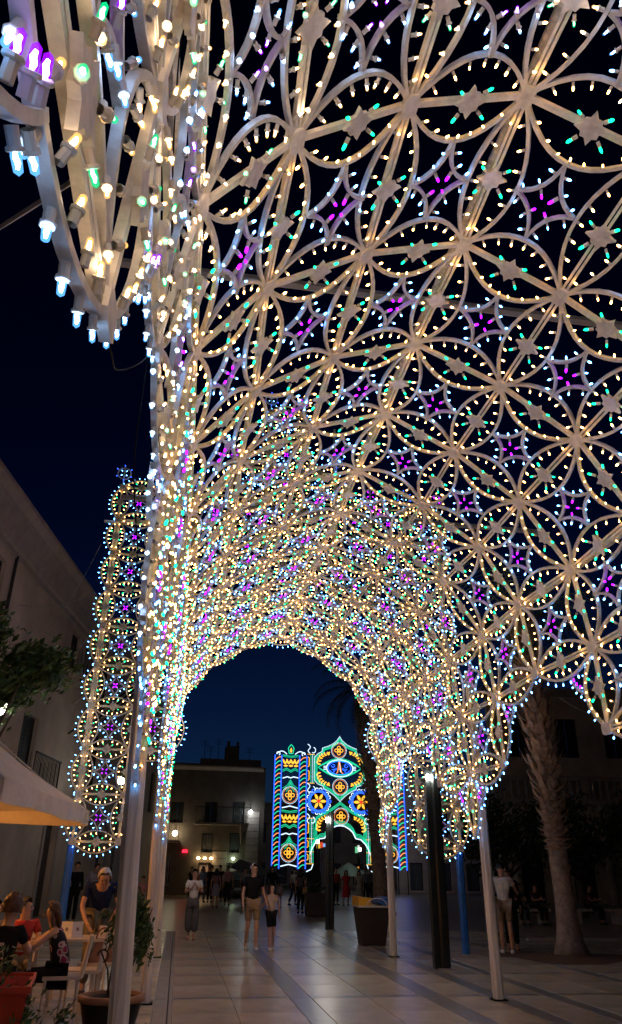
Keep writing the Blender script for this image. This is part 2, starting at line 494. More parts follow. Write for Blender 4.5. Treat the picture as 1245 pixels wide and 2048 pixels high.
# ================================================================ facade wings and gable at the far end of the tunnel
FY = vring(11) + .34
GX, GZ, GX0, GZ0 = .95, .94, 2.02 - 4.5 * .95, 2.07
TOPJ = [9, 10, 9, 10, 12, 12, 10, 9, 10, 9]
fac = thing("light_facade", "tall flat lattice facade with two side wings closing the far end of the tunnel", "light facade", (0, 0, 0))
LF = Lattice(fac)
poly = [(PROF[0][0] + .12, -1)] + [(x, z + (.25 if z > 5 else 0)) for x, z in PROF] + [(PROF[-1][0] - .12, -1)]
def inside(x, z):
    c = False; n = len(poly)
    for i in range(n):
        (x1, z1), (x2, z2) = poly[i], poly[(i + 1) % n]
        if (z1 > z) != (z2 > z) and x < (x2 - x1) * (z - z1) / (z2 - z1) + x1: c = not c
    return c
gp = lambda k, j: Vector((GX0 + GX * k, FY, GZ0 + GZ * j))
okn = lambda k, j: 0 <= k < 10 and 0 <= j <= TOPJ[k] and not inside(GX0 + GX * k, GZ0 + GZ * j)
def okc(k, j):
    return all(okn(a, b) for a in (k, k + 1) for b in (j, j + 1)) and not inside(GX0 + GX * (k + .5), GZ0 + GZ * (j + .5))
NF = Vector((0, -1, 0)); AX = Vector((GX, 0, 0)); AZ = Vector((0, 0, GZ))
cells = set((k, j) for k in range(9) for j in range(13) if okc(k, j))
for k, j in sorted(cells): LF.cell(gp(k, j), AX, AZ, NF)
edges = {}
for k, j in cells:
    for e, sd in (((k, j, 'h'), 1), ((k, j + 1, 'h'), -1), ((k, j, 'v'), 1), ((k + 1, j, 'v'), -1)):
        edges.setdefault(e, set()).add(sd)
for (k, j, o), sd in sorted(edges.items()):
    P = gp(k, j); Q = P + (AX if o == 'h' else AZ); cv = AZ if o == 'h' else AX
    sides, edge = [], []
    for s_ in (1, -1):
        sides.append((cv * s_, NF)); edge.append(s_ not in sd)
    LF.lens(P, Q, sides, edge=tuple(edge))
for k in range(10):
    for j in range(13):
        if any((a, b) in cells for a in (k - 1, k) for b in (j - 1, j)):
            LF.plate(gp(k, j), Vector((1, 0, 0)), Vector((0, 0, 1)), NF, .07, .07)
# crests of small lamps along the roof line
for k in range(10):
    js = [j for j in range(13) if any((a, j - 1) in cells for a in (k - 1, k))]
    if not js: continue
    p = gp(k, max(js))
    b = MB(); b.slat([p, p + Vector((0, 0, .62))], NF, .03, .03)
    b.slat([p + Vector((.17 * math.sin(a), 0, .40 + .17 * math.cos(a))) for a in np.linspace(0, 2 * math.pi, 13)], NF, .025, .03)
    b.build("crest", M_white, fac)
    for q in range(6):
        a = math.pi * 2 * q / 6; d = Vector((math.sin(a), -.2, math.cos(a)))
        LF.bulbs.append((p + Vector((0, 0, .40)) + d * .17, d, BLUE if k % 2 == 0 else WARM))
    for q in range(4):
        a = math.pi / 4 + math.pi / 2 * q; d = Vector((math.sin(a), -.3, math.cos(a)))
        LF.bulbs.append((p + Vector((0, 0, .40)) + d * .05, d, PURPLE if k % 2 else COOL))
LF.finish(300, True, lambda p: p[0] < -.6)
for x in (-2.27, 6.31):
    b = MB(); pole(b, x, FY + .16, 0, 2.5, .15); b.build("blue_pole_base", M_blue, fac)
    b = MB(); pole(b, x, FY + .16, 2.5, 9.6, .13); b.build("pole", M_post, fac)
    b = MB(); sg = -1 if x < 0 else 1
    b.tube([(x + sg * .35, FY + .24, 9.62), (x - sg * 2.3, FY + .24, 9.62)], .04, 6); b.build("tie_bar", M_post, fac)
for x in (-1.305, 5.345):
    b = MB(); b.tube([(x, FY + .07, 2.0), (x, FY + .07, 9.6)], .03, 6); b.build("pole", M_post, fac)
for x in (.56, 1.51, 2.46, 3.41):
    b = MB(); b.tube([(x, FY + .08, 6.9), (x, FY + .08, 13.0)], .03, 6); b.build("pole", M_post, fac)

# ================================================================ far luminaria arch with the eye panel
LB = emit("led_blue", (.02, .10, 1.0), 2.2); LG = emit("led_green", (.02, .85, .42), 1.1); LW = emit("led_white", (.62, .82, 1.0), 1.5)
LO = emit("led_gold", (1.0, .45, .04), 1.5); LR = emit("led_orange", (1.0, .28, .08), 1.5); LX = emit("led_red", (1.0, .04, .02), 1.2)
M_dark = mat("dark_frame", (.02, .02, .022), .6)
AS, AYY, ACX = .00818, 60.0, 12.02
AZ0 = 1.62 + 1290 * AS
far = thing("festival_arch", "far blue green and gold illuminated arch with an eye panel above the street", "light arch", (ACX, AYY, 0))
def loc2(zx, zy): return ((zx - 805) * AS, 0.0, AZ0 - (zy - 0) * AS)
class Art:
    def __init__(s): s.p = {}
    def mb(s, c): return s.p.setdefault(c, MB())
    def tube(s, pts, c, r=5, y=0):
        s.mb(c).tube([Vector(loc2(*p)) + Vector((0, y, 0)) for p in pts], r * AS * .8, 5)
    def dots(s, pts, c, gap=13, r=5.0, y=0):
        b = s.mb(c); acc = 0
        for (x0, y0), (x1, y1) in zip(pts[:-1], pts[1:]):
            L = math.hypot(x1 - x0, y1 - y0); t = acc
            while t < L:
                q = Vector(loc2(x0 + (x1 - x0) * t / L, y0 + (y1 - y0) * t / L)) + Vector((0, y - .02, 0)); h = r * AS
                b.add([q + Vector(d) * h for d in ((1, 0, 0), (-1, 0, 0), (0, 0, 1), (0, 0, -1), (0, -1, 0), (0, 1, 0))],
                      [(0, 2, 4), (2, 1, 4), (1, 3, 4), (3, 0, 4), (2, 0, 5), (1, 2, 5), (3, 1, 5), (0, 3, 5)])
                t += gap
            acc = t - L
    def leaf(s, x, y, ang, L, w, c):
        b = s.mb(c); ca, sa = math.cos(ang), math.sin(ang)
        P = [(0, 0), (L * .35, w), (L * .7, w * .8), (L, 0), (L * .7, -w * .8), (L * .35, -w)]
        pts = [loc2(x + u * ca - v * sa, y + u * sa + v * ca) for u, v in P]
        f = [Vector(p) + Vector((0, -.03, 0)) for p in pts]; g = [Vector(p) + Vector((0, .03, 0)) for p in pts]
        b.add(f + g, [tuple(range(6)), tuple(range(6, 12))[::-1]] + [(i, i + 6, (i + 1) % 6 + 6, (i + 1) % 6) for i in range(6)])
    def done(s, name, parent):
        al = MB(); ms = []
        for i, (m, b) in enumerate(s.p.items()): al.add(b.v, b.f, i); ms.append(m)
        return stuff(al.build(name, ms, parent))
circ = lambda x, y, r, a0=0, a1=2 * math.pi, n=24, ry=None: [(x + r * math.cos(a), y + (ry or r) * math.sin(a)) for a in np.linspace(a0, a1, n)]
def rosette(x, y, R, parent):
    a = Art(); a.dots(circ(x, y, R), LW, 12, 4.5); a.dots(circ(x, y, R * .86), LR, 13, 4.2)
    for k in range(4):
        t = math.pi / 2 * k; a.tube(circ(x + R * .36 * math.cos(t), y + R * .36 * math.sin(t), R * .2, n=10), LO, 4.5)
    a.tube(circ(x, y, R * .14, n=8), LO, 5)
    a.mb(LX).sphere(loc2(x, y), R * .06 * AS)
    return a.done("rosette", parent)
def sprig(x, y, ang, L, parent, flip=1):
    a = Art(); ca, sa = math.cos(ang), math.sin(ang)
    for k in range(6):
        t = k / 5; u = L * t; bend = flip * 26 * math.sin(math.pi * t)
        px, py = x + u * ca - bend * sa, y + u * sa + bend * ca
        for sg in (-1, 1): a.leaf(px, py, ang + sg * 0.85, 34 * (1 - .35 * t), 8, LO)
    a.leaf(x + L * ca, y + L * sa, ang, 34, 8, LO)
    return a.done("leaf_sprig", parent)
def column(cx, parent):
    col = bpy.data.objects.new("column_panel", None); COL.objects.link(col); col.parent = parent
    a = Art()
    for x in (-155, -90, 85, 155): a.tube([(cx + x, 300), (cx + x, 1290)], LB, 6.5)
    for x0, x1 in ((-147, -98), (92, 147)):
        for i in range(26):
            y = 322 + i * 37.5
            arc = [(cx + x0 + (x1 - x0) * t, y + 26 - 30 * math.sin(t * 1.9)) for t in np.linspace(0, 1, 7)]
            a.tube(arc, LG if i % 2 else LR, 4.8)
    for x in (-165, -80, 75, 165): a.mb(M_dark).box((Vector(loc2(cx + x - 4, 1560)) + Vector((0, .10, 0))), (Vector(loc2(cx + x + 4, 290)) + Vector((0, .16, 0))))
    a.done("blue_border", col)
    for y0 in (300, 795):
        a = Art()
        a.dots([(cx - 75, y0), (cx, y0 + 10), (cx + 75, y0)], LG, 11, 5); a.dots([(cx - 75, y0 + 12), (cx, y0 + 22), (cx + 75, y0 + 12)], LG, 11, 4)
        for k, x in enumerate((-55, -20, 20, 55)):
            for sg in (-1, 1): a.leaf(cx + x, y0 + 85, -math.pi / 2 + sg * .45, 55, 8, LO)
        for x in (-50, 0, 50):
            a.leaf(cx + x - 22, y0 + 98, 0, 46, 9, LO)
        ch = [(-75, 135), (-40, 120), (0, 142), (40, 120), (75, 135)]
        for d in (0, 14): a.dots([(cx + x, y0 + y + d) for x, y in ch], LG, 10, 4.6)
        a.tube([(cx - 75, y0 + 212), (cx - 30, y0 + 198), (cx, y0 + 208), (cx + 30, y0 + 198), (cx + 75, y0 + 206)], LW, 6)
        og = [(-70, 300), (-30, 275), (0, 225), (30, 275), (70, 300)]
        for d in (0, 14, 28): a.dots([(cx + x * (1 - d / 60), y0 + y + d) for x, y in og], LG, 10, 4.4)
        a.tube([(cx - 75, y0 + 475), (cx, y0 + 458), (cx + 75, y0 + 475)], LW, 6)
        a.done("tulip_panel", col)
        rosette(cx - 2, y0 + 362, 76, col)
    a = Art()
    for sg in (-1, 1):
        sp = [(cx + sg * (40 + 100 * t), 292 - 28 * math.sin(t * math.pi)) for t in np.linspace(0, 1, 9)]
        sp += [(cx + sg * (140 - 16 * (1 - math.cos(u))), 288 - 16 * math.sin(u) - 14 * 0) for u in np.linspace(0, 4.2, 9)]
        a.tube(sp, LW, 5)
    a.tube([(cx - 18, 285), (cx - 28, 235), (cx - 12, 212), (cx, 200), (cx + 12, 212), (cx + 28, 235), (cx + 18, 285), (cx - 18, 285)], LG, 5)
    a.leaf(cx, 280, -math.pi / 2, 50, 10, LO)
    a.done("lantern_crest", col)
column(325, far); column(1285, far)
# side strips between columns and eye panel
for sg, x0 in ((1, 0), (-1, 1610)):
    a = Art(); X = lambda x: x0 + sg * x
    for xx, c in ((520, LG), (535, LW), (550, LG)):
        a.dots([(X(xx), 290), (X(xx), 545)], c, 11, 4.5); a.dots([(X(xx), 860), (X(xx), 1245)], c, 11, 4.5)
    for y0, y1 in ((310, 400), (435, 525), (890, 990), (1050, 1110), (1165, 1215)):
        a.tube([(X(492), y0), (X(504), y0 + 8), (X(504), y1 - 8), (X(492), y1)], LO, 4.5)
    for y in (285, 550, 860, 1035, 1145, 1245): a.dots([(X(492), y), (X(556), y)], LO, 12, 5)
    for y0 in (190, 550, 820):
        a.tube([(X(488 + 28 * t + 18 * math.sin(6 * t)), y0 + 85 * t) for t in np.linspace(0, 1, 9)] , LW, 4.5)
        a.tube([(X(545 + 20 * math.cos(u)), y0 + 55 + 26 * math.sin(u)) for u in np.linspace(-1.5, 2.2, 9)], LW, 4.5)
    a.tube([(X(552), 1245), (X(535), 1290), (X(490), 1310)], LW, 5)
    a.mb(M_dark).box(Vector(loc2(min(X(515), X(521)), 1560)) + Vector((0, .1, 0)), Vector(loc2(max(X(515), X(521)), 280)) + Vector((0, .16, 0)))
    a.done("side_strip", far)
eye = bpy.data.objects.new("eye_panel", None); COL.objects.link(eye); eye.parent = far
a = Art()
half = [(0, 108), (-30, 150), (-75, 185), (-120, 205), (-172, 222), (-176, 256), (-215, 275), (-250, 310), (-252, 400), (-250, 520), (-215, 555), (-165, 572), (-160, 595), (-110, 618), (-60, 650), (0, 705)]
for d, c in ((0, LW), (11, LG), (22, LG), (33, LG)):
    for sg in (-1, 1):
        a.dots([(805 + sg * x * (1 - d / 300), 405 + (y - 405) * (1 - d / 300)) for x, y in half], c, 10, 4.6)
for d, c in ((0, LG), (11, LG), (22, LG)):
    for sg in (-1, 1):
        a.dots([(805 - 213 + 426 * t + 0, 402 + sg * (86 - d) * math.sin(math.pi * t) ** .9) for t in np.linspace(0, 1, 25)], c, 9, 4.6)
a.tube(circ(805, 405, 130, n=30, ry=78), LW, 6.5)
for sg in (-1, 1):
    for dy in (-14, 0, 14): a.tube([(805 + sg * 130, 405 + dy), (805 + sg * 160, 405 + dy)], LW, 4.5)
a.done("eye_outline", eye)
a = Art()
a.tube(circ(803, 403, 112, n=28, ry=62), LB, 5)
for sg in (-1, 1):
    for ox, oy, rr in ((62, -22, 20), (68, 26, 22), (38, 8, 14)):
        a.tube([(803 + sg * (ox + (rr - 2.2 * u) * math.cos(u)), 403 + oy + (rr - 2.2 * u) * math.sin(u)) for u in np.linspace(0, 5.4, 14)], LB, 5)
a.tube([(770, 452), (783, 446), (797, 345), (803, 345), (822, 446), (838, 452)], LR, 5); a.tube([(788, 415), (816, 415)], LR, 4.5); a.tube([(802, 352), (812, 440)], LW, 3.5)
a.done("letter_medallion", eye)
for x, y, R in ((797, 240, 74), (808, 575, 74), (815, 838, 74)): rosette(x, y, R, eye)
for x, y, an, fl in ((585, 370, -.75, -1), (1025, 360, -2.4, 1), (585, 455, .75, 1), (1030, 450, 2.35, -1), (590, 965, -1.0, -1), (1045, 965, -2.25, 1)):
    sprig(x, y, an, 135, eye, fl)
for cx in (600, 1012):
    a = Art(); cyy = 708
    a.tube(circ(cx, cyy, 84, n=30), LB, 8); a.tube(circ(cx, cyy, 96, n=30), LB, 7)
    for k in range(18):
        t = 2 * math.pi * k / 18; a.tube(circ(cx + 106 * math.cos(t), cyy + 106 * math.sin(t), 13, t - 1.6, t + 1.6, 7), LW if k % 3 else LB, 4.5)
    for k in range(6): t = math.pi / 3 * k; a.leaf(cx + 12 * math.cos(t), cyy + 12 * math.sin(t), t, 64, 13, LO)
    a.mb(LX).sphere(loc2(cx, cyy), 16 * AS)
    a.done("flower_medallion", eye)
a = Art()
for sg in (-1, 1):
    for d in (0, 11, 22): a.dots([(808, 710 + d), (808 + sg * 60, 752 + d), (808 + sg * 120, 790 + d), (808 + sg * 180, 815 + d), (808 + sg * 232, 850 + d), (808 + sg * (246 - d), 1000), (808 + sg * (240 - d), 1060)], LG, 10, 4.5)
    arch = [(0, 918), (40, 922), (85, 945), (120, 975), (145, 1022), (150, 1028), (195, 1035), (240, 1075), (268, 1120), (284, 1165)]
    a.tube([(808 + sg * x, y) for x, y in arch], LW, 6.5)
    for d in (16, 28, 40): a.dots([(808 + sg * x, y - d) for x, y in arch], LG, 10, 4.4)
    a.dots([(808 + sg * 284, 1165), (808 + sg * 286, 1230)], LO, 12, 5)
a.done("arch_spandrel", eye)
a = Art()
for x in (640, 970): a.mb(M_dark).box(Vector(loc2(x - 3, 900)) + Vector((0, .12, 0)), Vector(loc2(x + 3, 260)) + Vector((0, .18, 0)))
for y in (300, 560, 860): a.mb(M_dark).box(Vector(loc2(560, y + 4)) + Vector((0, .185, 0)), Vector(loc2(1050, y - 4)) + Vector((0, .22, 0)))
a.done("support_grid", eye)
# ================================================================ ground and paving
M_slab = [mat("stone_slab_%d" % i, c, .27, noise=(1.1, .42, 10), bump=(9, .16, .012), spec=.6) for i, c in enumerate(((.48, .425, .32), (.42, .37, .28), (.53, .47, .36)))]
M_band = mat("dark_stone", (.20, .20, .195), .28, noise=(3, .3, 8), bump=(14, .1, .01), spec=.6)
M_earth = mat("bare_soil", (.10, .055, .03), .95, noise=(6, .4), bump=(9, .8, .05))
M_strip = mat('grey_strip_stone', (.30, .29, .265), .5, noise=(3, .35, 8), bump=(14, .2, .01))
gm = bpy.data.materials.new("paved_ground"); gm.use_nodes = True; t = gm.node_tree; bs = t.nodes["Principled BSDF"]
tc = t.nodes.new("ShaderNodeTexCoord"); br = t.nodes.new("ShaderNodeTexBrick")
br.inputs["Scale"].default_value = 1.0; br.inputs["Brick Width"].default_value = 1.2; br.inputs["Row Height"].default_value = .6; br.inputs["Mortar Size"].default_value = .012
br.inputs["Color1"].default_value = (.36, .30, .23, 1); br.inputs["Color2"].default_value = (.41, .345, .265, 1); br.inputs["Mortar"].default_value = (.16, .14, .12, 1)
t.links.new(tc.outputs["Object"], br.inputs["Vector"]); t.links.new(br.outputs["Color"], bs.inputs["Base Color"]); bs.inputs["Roughness"].default_value = .30
b = MB(); b.add([(-600, -60, -.014), (600, -60, -.014), (600, 900, -.014), (-600, 900, -.014)], [(0, 1, 2, 3)])
ground = struct(b.build("ground", gm)); tag(ground, "stone paved square stretching under the lights to the houses", None)
def slab_mesh(w, l, m, name):
    b = MB(); c = .004
    b.v = [(0, 0, -.013), (w, 0, -.013), (w, l, -.013), (0, l, -.013), (0, 0, -c), (w, 0, -c), (w, l, -c), (0, l, -c), (c, c, 0), (w - c, c, 0), (w - c, l - c, 0), (c, l - c, 0)]
    b.f = [(0, 1, 5, 4), (1, 2, 6, 5), (2, 3, 7, 6), (3, 0, 4, 7), (4, 5, 9, 8), (5, 6, 10, 9), (6, 7, 11, 10), (7, 4, 8, 11), (8, 9, 10, 11)]; b.m = [0] * 9
    return b.mesh(name, m)
cache = {}
def put_slab(x0, x1, y0, y1, dark=False, i=0):
    w, l = round(x1 - x0 - .008, 3), round(y1 - y0 - .008, 3); key = (w, l, dark, i)
    nm = "band_slab" if dark else "paving_slab"
    if key not in cache: cache[key] = slab_mesh(w, l, (M_band if w > .2 or w < .1 else M_strip) if dark else M_slab[i], nm)
    link(nm, cache[key], ground, (x0 + .004, y0 + .004, -.0005 * random.random() + .0005))
mains = [(-4.6, -3.4, -2.3, -1.2, -.17), (.06, .86, 1.67), (1.97, 2.78, 3.59), (3.89, 4.54), (4.81, 5.41), (5.66, 6.5, 7.29), (7.55, 8.9, 10.3)]
bands = [(-.17, -.02), (1.67, 1.97), (3.59, 3.89), (4.54, 4.81), (5.41, 5.66), (7.29, 7.55)]
yb = [9.6 + 2.4 * k for k in range(7)]
for k, y in enumerate(yb):
    for grp in mains:
        put_slab(grp[0], grp[-1], y - .08, y + .08, True)
        if k < 6:
            for a0, a1 in zip(grp[:-1], grp[1:]):
                for h in range(2): put_slab(a0, a1, y + .08 + 1.12 * h, y + .08 + 1.12 * (h + 1), False, random.choice((0, 0, 1, 2)))
    if k < 6:
        for a0, a1 in bands: put_slab(a0, a1, y - .08, y + 2.32, True)
M_steel = mat("drain_steel", (.30, .29, .27), .5)
b = MB(); b.box((-.019, 8.0, -.013), (.004, 24.0, -.002)); b.box((.022, 8.0, -.013), (.060, 24.0, -.002)); b.build("drain_channel", M_steel, ground)
b = MB(); b.add([(.004, 8.0, -.010), (.022, 8.0, -.010), (.022, 24, -.010), (.004, 24, -.010)], [(0, 1, 2, 3)]); b.build("drain_gap", mat("drain_dark", (.01, .01, .01), .9), ground)
# raised kerb line and soil round the palm
b = MB(); b.box((9.2, 20.9, -.013), (30, 21.05, .06)); struct(b.build("kerb", mat("kerb_stone", (.35, .33, .30), .6)))
b = MB(); n = 28; v = [(8.35, 16.9, .07)]; r1 = []
for k in range(n):
    an = 2 * math.pi * k / n; rr = 1.15 + .22 * math.sin(3 * an + 1) + .1 * random.random()
    r1.append((8.35 + rr * math.cos(an) * 1.25, 16.9 + rr * math.sin(an), .002))
b.add(v + r1, [(0, 1 + k, 1 + (k + 1) % n) for k in range(n)]); struct(b.build("planting_bed", M_earth))
# ================================================================ houses
def wall_holes(L, Hh, th, holes, b=None, mi=0, x0=0, z0=0, y0=0):
    """wall in the local xz plane, front face at y0, openings left free"""
    b = b or MB()
    xs = sorted({x0, x0 + L} | {h[0] for h in holes} | {h[1] for h in holes}); zs = sorted({z0, z0 + Hh} | {h[2] for h in holes} | {h[3] for h in holes})
    nx, nz = len(xs) - 1, len(zs) - 1
    solid = [[not any(h[0] <= (xs[i] + xs[i + 1]) / 2 <= h[1] and h[2] <= (zs[j] + zs[j + 1]) / 2 <= h[3] for h in holes) for j in range(nz)] for i in range(nx)]
    for i in range(nx):
        for j in range(nz):
            if not solid[i][j]: continue
            xa, xb, za, zb = xs[i], xs[i + 1], zs[j], zs[j + 1]; o = len(b.v)
            b.v += [(xa, y0, za), (xb, y0, za), (xb, y0, zb), (xa, y0, zb), (xa, y0 + th, za), (xb, y0 + th, za), (xb, y0 + th, zb), (xa, y0 + th, zb)]
            fs = [(0, 1, 2, 3)]
            if i == 0 or not solid[i - 1][j]: fs.append((0, 3, 7, 4))
            if i == nx - 1 or not solid[i + 1][j]: fs.append((1, 5, 6, 2))
            if j == 0 or not solid[i][j - 1]: fs.append((0, 4, 5, 1))
            if j == nz - 1 or not solid[i][j + 1]: fs.append((3, 2, 6, 7))
            fs.append((4, 7, 6, 5))
            b.f += [tuple(q + o for q in f) for f in fs]; b.m += [mi] * len(fs)
    return b
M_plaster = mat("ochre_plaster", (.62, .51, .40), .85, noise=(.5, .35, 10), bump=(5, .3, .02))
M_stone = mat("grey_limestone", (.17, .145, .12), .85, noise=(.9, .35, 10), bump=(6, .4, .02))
M_trim = mat("stone_trim", (.44, .38, .33), .8, noise=(2, .25))
M_glassd = mat("dark_window_glass", (.012, .014, .018), .08, spec=.6)
M_shut = mat("louvred_shutter", (.02, .022, .02), .6, noise=(4, .3))
M_palesh = mat("pale_shutter", (.13, .14, .15), .6, noise=(4, .2))
M_iron = mat("wrought_iron", (.015, .015, .016), .5)
M_door = mat("old_door_wood", (.05, .035, .025), .6, noise=(6, .4))

def window(root, x0, x1, z0, z1, kind="shutter", y=.16, frame=True):
    w = bpy.data.objects.new("window", None); COL.objects.link(w); w.parent = root
    fr = MB(); e = .07
    for bx in (((x0, y - .02, z0), (x0 + e, y + .06, z1)), ((x1 - e, y - .02, z0), (x1, y + .06, z1)), ((x0 + e, y - .02, z1 - e), (x1 - e, y + .06, z1)), ((x0 + e, y - .02, z0), (x1 - e, y + .06, z0 + e))): fr.box(*bx)
    fr.build("frame", M_trim if kind == "glass" else M_shut, w)
    xm = (x0 + x1) / 2
    if kind == "glass":
        for a, c in ((x0 + e, xm - .03), (xm + .03, x1 - e)):
            g = MB(); g.box((a, y + .01, z0 + e), (c, y + .03, z1 - e)); g.build("pane", M_glassd, w)
        g = MB(); g.box((xm - .03, y - .01, z0 + e), (xm + .03, y + .05, z1 - e)); g.build("mullion", M_trim, w)
    else:
        m = M_palesh if kind == "pale" else M_shut
        for a, c in ((x0 + e, xm - .01), (xm + .01, x1 - e)):
            g = MB(); g.box((a, y + .02, z0 + e), (c, y + .04, z1 - e)); n = int((z1 - z0) / .14)
            for k in range(n):
                zz = z0 + e + .05 + k * (z1 - z0 - 2 * e - .08) / n
                g.box((a + .04, y - .005, zz), (c - .04, y + .02, zz + .07))
            g.build("shutter", m, w)
    return w

# ---- long house on the left
AZL = math.radians(90 - 8)
lh = thing("plaster_house", "long pale plaster house with a broad cornice along the left side of the square", "house", (-4.47, 31.49, 0), AZL)
LHo = [(-8.6, -6.9, 0, 3.15), (-2.2, -.7, 0, 3.0), (-6.2, -4.7, 4.0, 6.1), (-2.55, -1.35, 8.1, 9.9), (-11.4, -9.9, 7.6, 9.8), (-13.2, -11.6, 4.5, 7.0), (2.6, 4.0, 4.6, 6.9), (2.6, 4.0, 8.0, 9.9), (5.5, 7.1, 0, 2.9), (9, 10.4, 4.6, 6.9), (12, 13.6, 0, 2.9), (17, 18.4, 4.6, 6.9), (-17, -15.2, 0, 3.1)]
wall_holes(46, 10.3, .45, LHo, x0=-23).build("wall", M_plaster, lh)
b = MB(); b.prism([(0, 0), (0, 0)], 0, 0) if False else None
def cornice(b, x0, x1, z, prof):
    n = len(prof); o = len(b.v)
    for x in (x0, x1):
        for y, dz in prof: b.v.append((x, y, z + dz))
    for i in range(n):
        j = (i + 1) % n; b.f.append((o + i, o + j, o + n + j, o + n + i)); b.m.append(0)
    b.f.append(tuple(o + i for i in range(n))[::-1]); b.m.append(0); b.f.append(tuple(o + n + i for i in range(n))); b.m.append(0)
b = MB(); cornice(b, -23, 23, 10.3, [(.45, 0), (-.03, 0), (-.05, .05), (-.12, .10), (-.20, .55), (-.34, 1.0), (-.52, 1.2), (-.52, 1.34), (.45, 1.34)]); b.build("cornice", M_trim, lh)
b = MB(); cornice(b, -23, 23, 10.14, [(-.002, 0), (-.07, .0), (-.07, .10), (-.002, .12)]); b.build("string_course", M_trim, lh)
b = MB(); b.box((-23, .0, 11.64), (23, 9, 11.8)); b.build("roof", mat("roof_tiles", (.20, .11, .08), .9, noise=(3, .3)), lh)
for i, h in enumerate(LHo):
    if h[2] == 0:
        d = MB(); d.box((h[0], .2, 0), (h[1], .27, h[3])); d.box(((h[0] + h[1]) / 2 - .02, .17, 0), ((h[0] + h[1]) / 2 + .02, .2, h[3]))
        for q in range(3):
            for sx in (h[0] + .12, (h[0] + h[1]) / 2 + .1): d.box((sx, .175, .3 + q * .9), (sx + (h[1] - h[0]) / 2 - .24, .2, 1.0 + q * .9))
        do = d.build("door", M_door, lh)
        k = MB(); k.sphere((h[0] + (h[1] - h[0]) * .55, .13, 1.05), .04, 6, 4); k.build("handle", M_iron, do)
        s = MB(); xm = (h[0] + h[1]) / 2; R = (h[1] - h[0]) / 2
        for sx in (h[0] - .22, h[1] + .0): s.box((sx, -.06, 0), (sx + .22, .0, h[3]))
        for a in range(9):
            a0, a1 = math.pi * a / 9 + .02, math.pi * (a + 1) / 9 - .02
            P = [(xm + r * math.cos(q), h[3] + r * .55 * math.sin(q)) for r, q in ((R, a0), (R + .25, a0), (R + .25, a1), (R, a1))]
            s.prism(P, -.07 - .01 * (a % 2), 0)
        s.build("door_surround", M_trim, lh)
    else: window(lh, *h, kind="shutter")
for x0, x1, z in ((-6.8, -4.1, 3.7), (-3.1, -.8, 7.95)):
    bl = bpy.data.objects.new("balcony", None); COL.objects.link(bl); bl.parent = lh
    s = MB(); s.box((x0, -.85, z), (x1, -.005, z + .13)); s.build("slab", M_trim, bl)
    s = MB()
    for q in range(int((x1 - x0) / .13) + 1): s.tube([(x0 + .03 + q * .13, -.8, z + .13), (x0 + .03 + q * .13, -.8, z + 1.05)], .011, 4)
    for q in range(6):
        for xx in (x0 + .03, x1 - .03): s.tube([(xx, -.12 - q * .13, z + .13), (xx, -.12 - q * .13, z + 1.05)], .011, 4)
    s.box((x0, -.83, z + 1.05), (x1, -.77, z + 1.09)); s.build("railing", M_iron, bl)
    for xx in (x0 + .3, x1 - .3): s = MB(); s.tube([(xx, -.75, z), (xx, -.45, z - .18), (xx, -.02, z - .6)], .05, 5); s.build("bracket", M_trim, bl)
for q in range(3):
    b = MB(); b.tube([(-1.2 + q * .9, -.02, 6.2), (1.0 + q * .9, -1.9, 8.6 + .2 * q)], .035, 5); b.build("flag_pole", M_iron, lh)

for x in (-9.4, 1.6): b = MB(); b.tube([(x, -.07, .1), (x, -.07, 10.2)], .05, 6); b.build('drainpipe', M_iron, lh)
# ---- corner house closing the square
ch = thing("corner_house", "two storey stone house with lit doorways behind the crowd", "house", (0, 54, 0))
X = lambda px: (px - 345) * .0346 - .99
Z = lambda py: 7.99 - (py - 1530) * .03065
CHo = [(X(350), X(375), Z(1650), Z(1607)), (X(416), X(440), Z(1650), Z(1606)), (X(470), X(494), Z(1650), Z(1604)), (X(414), X(436), Z(1708), Z(1670)), (X(468), X(488), Z(1708), Z(1668)),
       (X(411), X(435), 0, Z(1728)), (X(466), X(488), 0, Z(1728)), (X(327), X(348), .55, Z(1714)), (X(351), X(360), .55, Z(1714))]
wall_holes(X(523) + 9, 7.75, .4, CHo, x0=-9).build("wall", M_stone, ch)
for i, h in enumerate(CHo):
    if h[2] == 0: continue
    window(ch, *h, kind=("shutter" if i < 3 else "pale" if i < 5 else "glass"))
b = MB(); cornice(b, -9, X(523) + .2, 7.7, [(.4, .0), (-.02, .0), (-.3, .2), (-.3, .3), (.4, .3)]); b.build("cornice", M_trim, ch)
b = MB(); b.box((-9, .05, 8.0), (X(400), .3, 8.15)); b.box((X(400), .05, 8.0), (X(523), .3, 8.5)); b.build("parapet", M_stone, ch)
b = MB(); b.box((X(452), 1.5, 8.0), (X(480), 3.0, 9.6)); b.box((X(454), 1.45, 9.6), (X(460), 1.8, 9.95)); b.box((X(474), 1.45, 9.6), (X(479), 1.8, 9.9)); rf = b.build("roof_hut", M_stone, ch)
b = MB()
for x, h in ((X(408), 1.3), (X(420), .9), (X(436), 1.4), (X(500), .9)):
    b.tube([(x, .8, 8.3), (x, .8, 8.5 + h)], .02, 4)
    for k in range(3): b.tube([(x - .3, .8, 8.5 + h - .15 * k), (x + .3, .8, 8.5 + h - .15 * k)], .012, 4)
b.build("aerials", M_iron, ch)
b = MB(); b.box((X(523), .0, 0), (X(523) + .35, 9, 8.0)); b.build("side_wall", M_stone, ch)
for k in range(12):   # rusticated corner blocks
    b = MB(); z = .1 + k * .42; b.box((X(499), -.05 - .006 * (k % 2), z), (X(523) + .02, .0, z + .39)); b.build("corner_block", M_trim, ch)
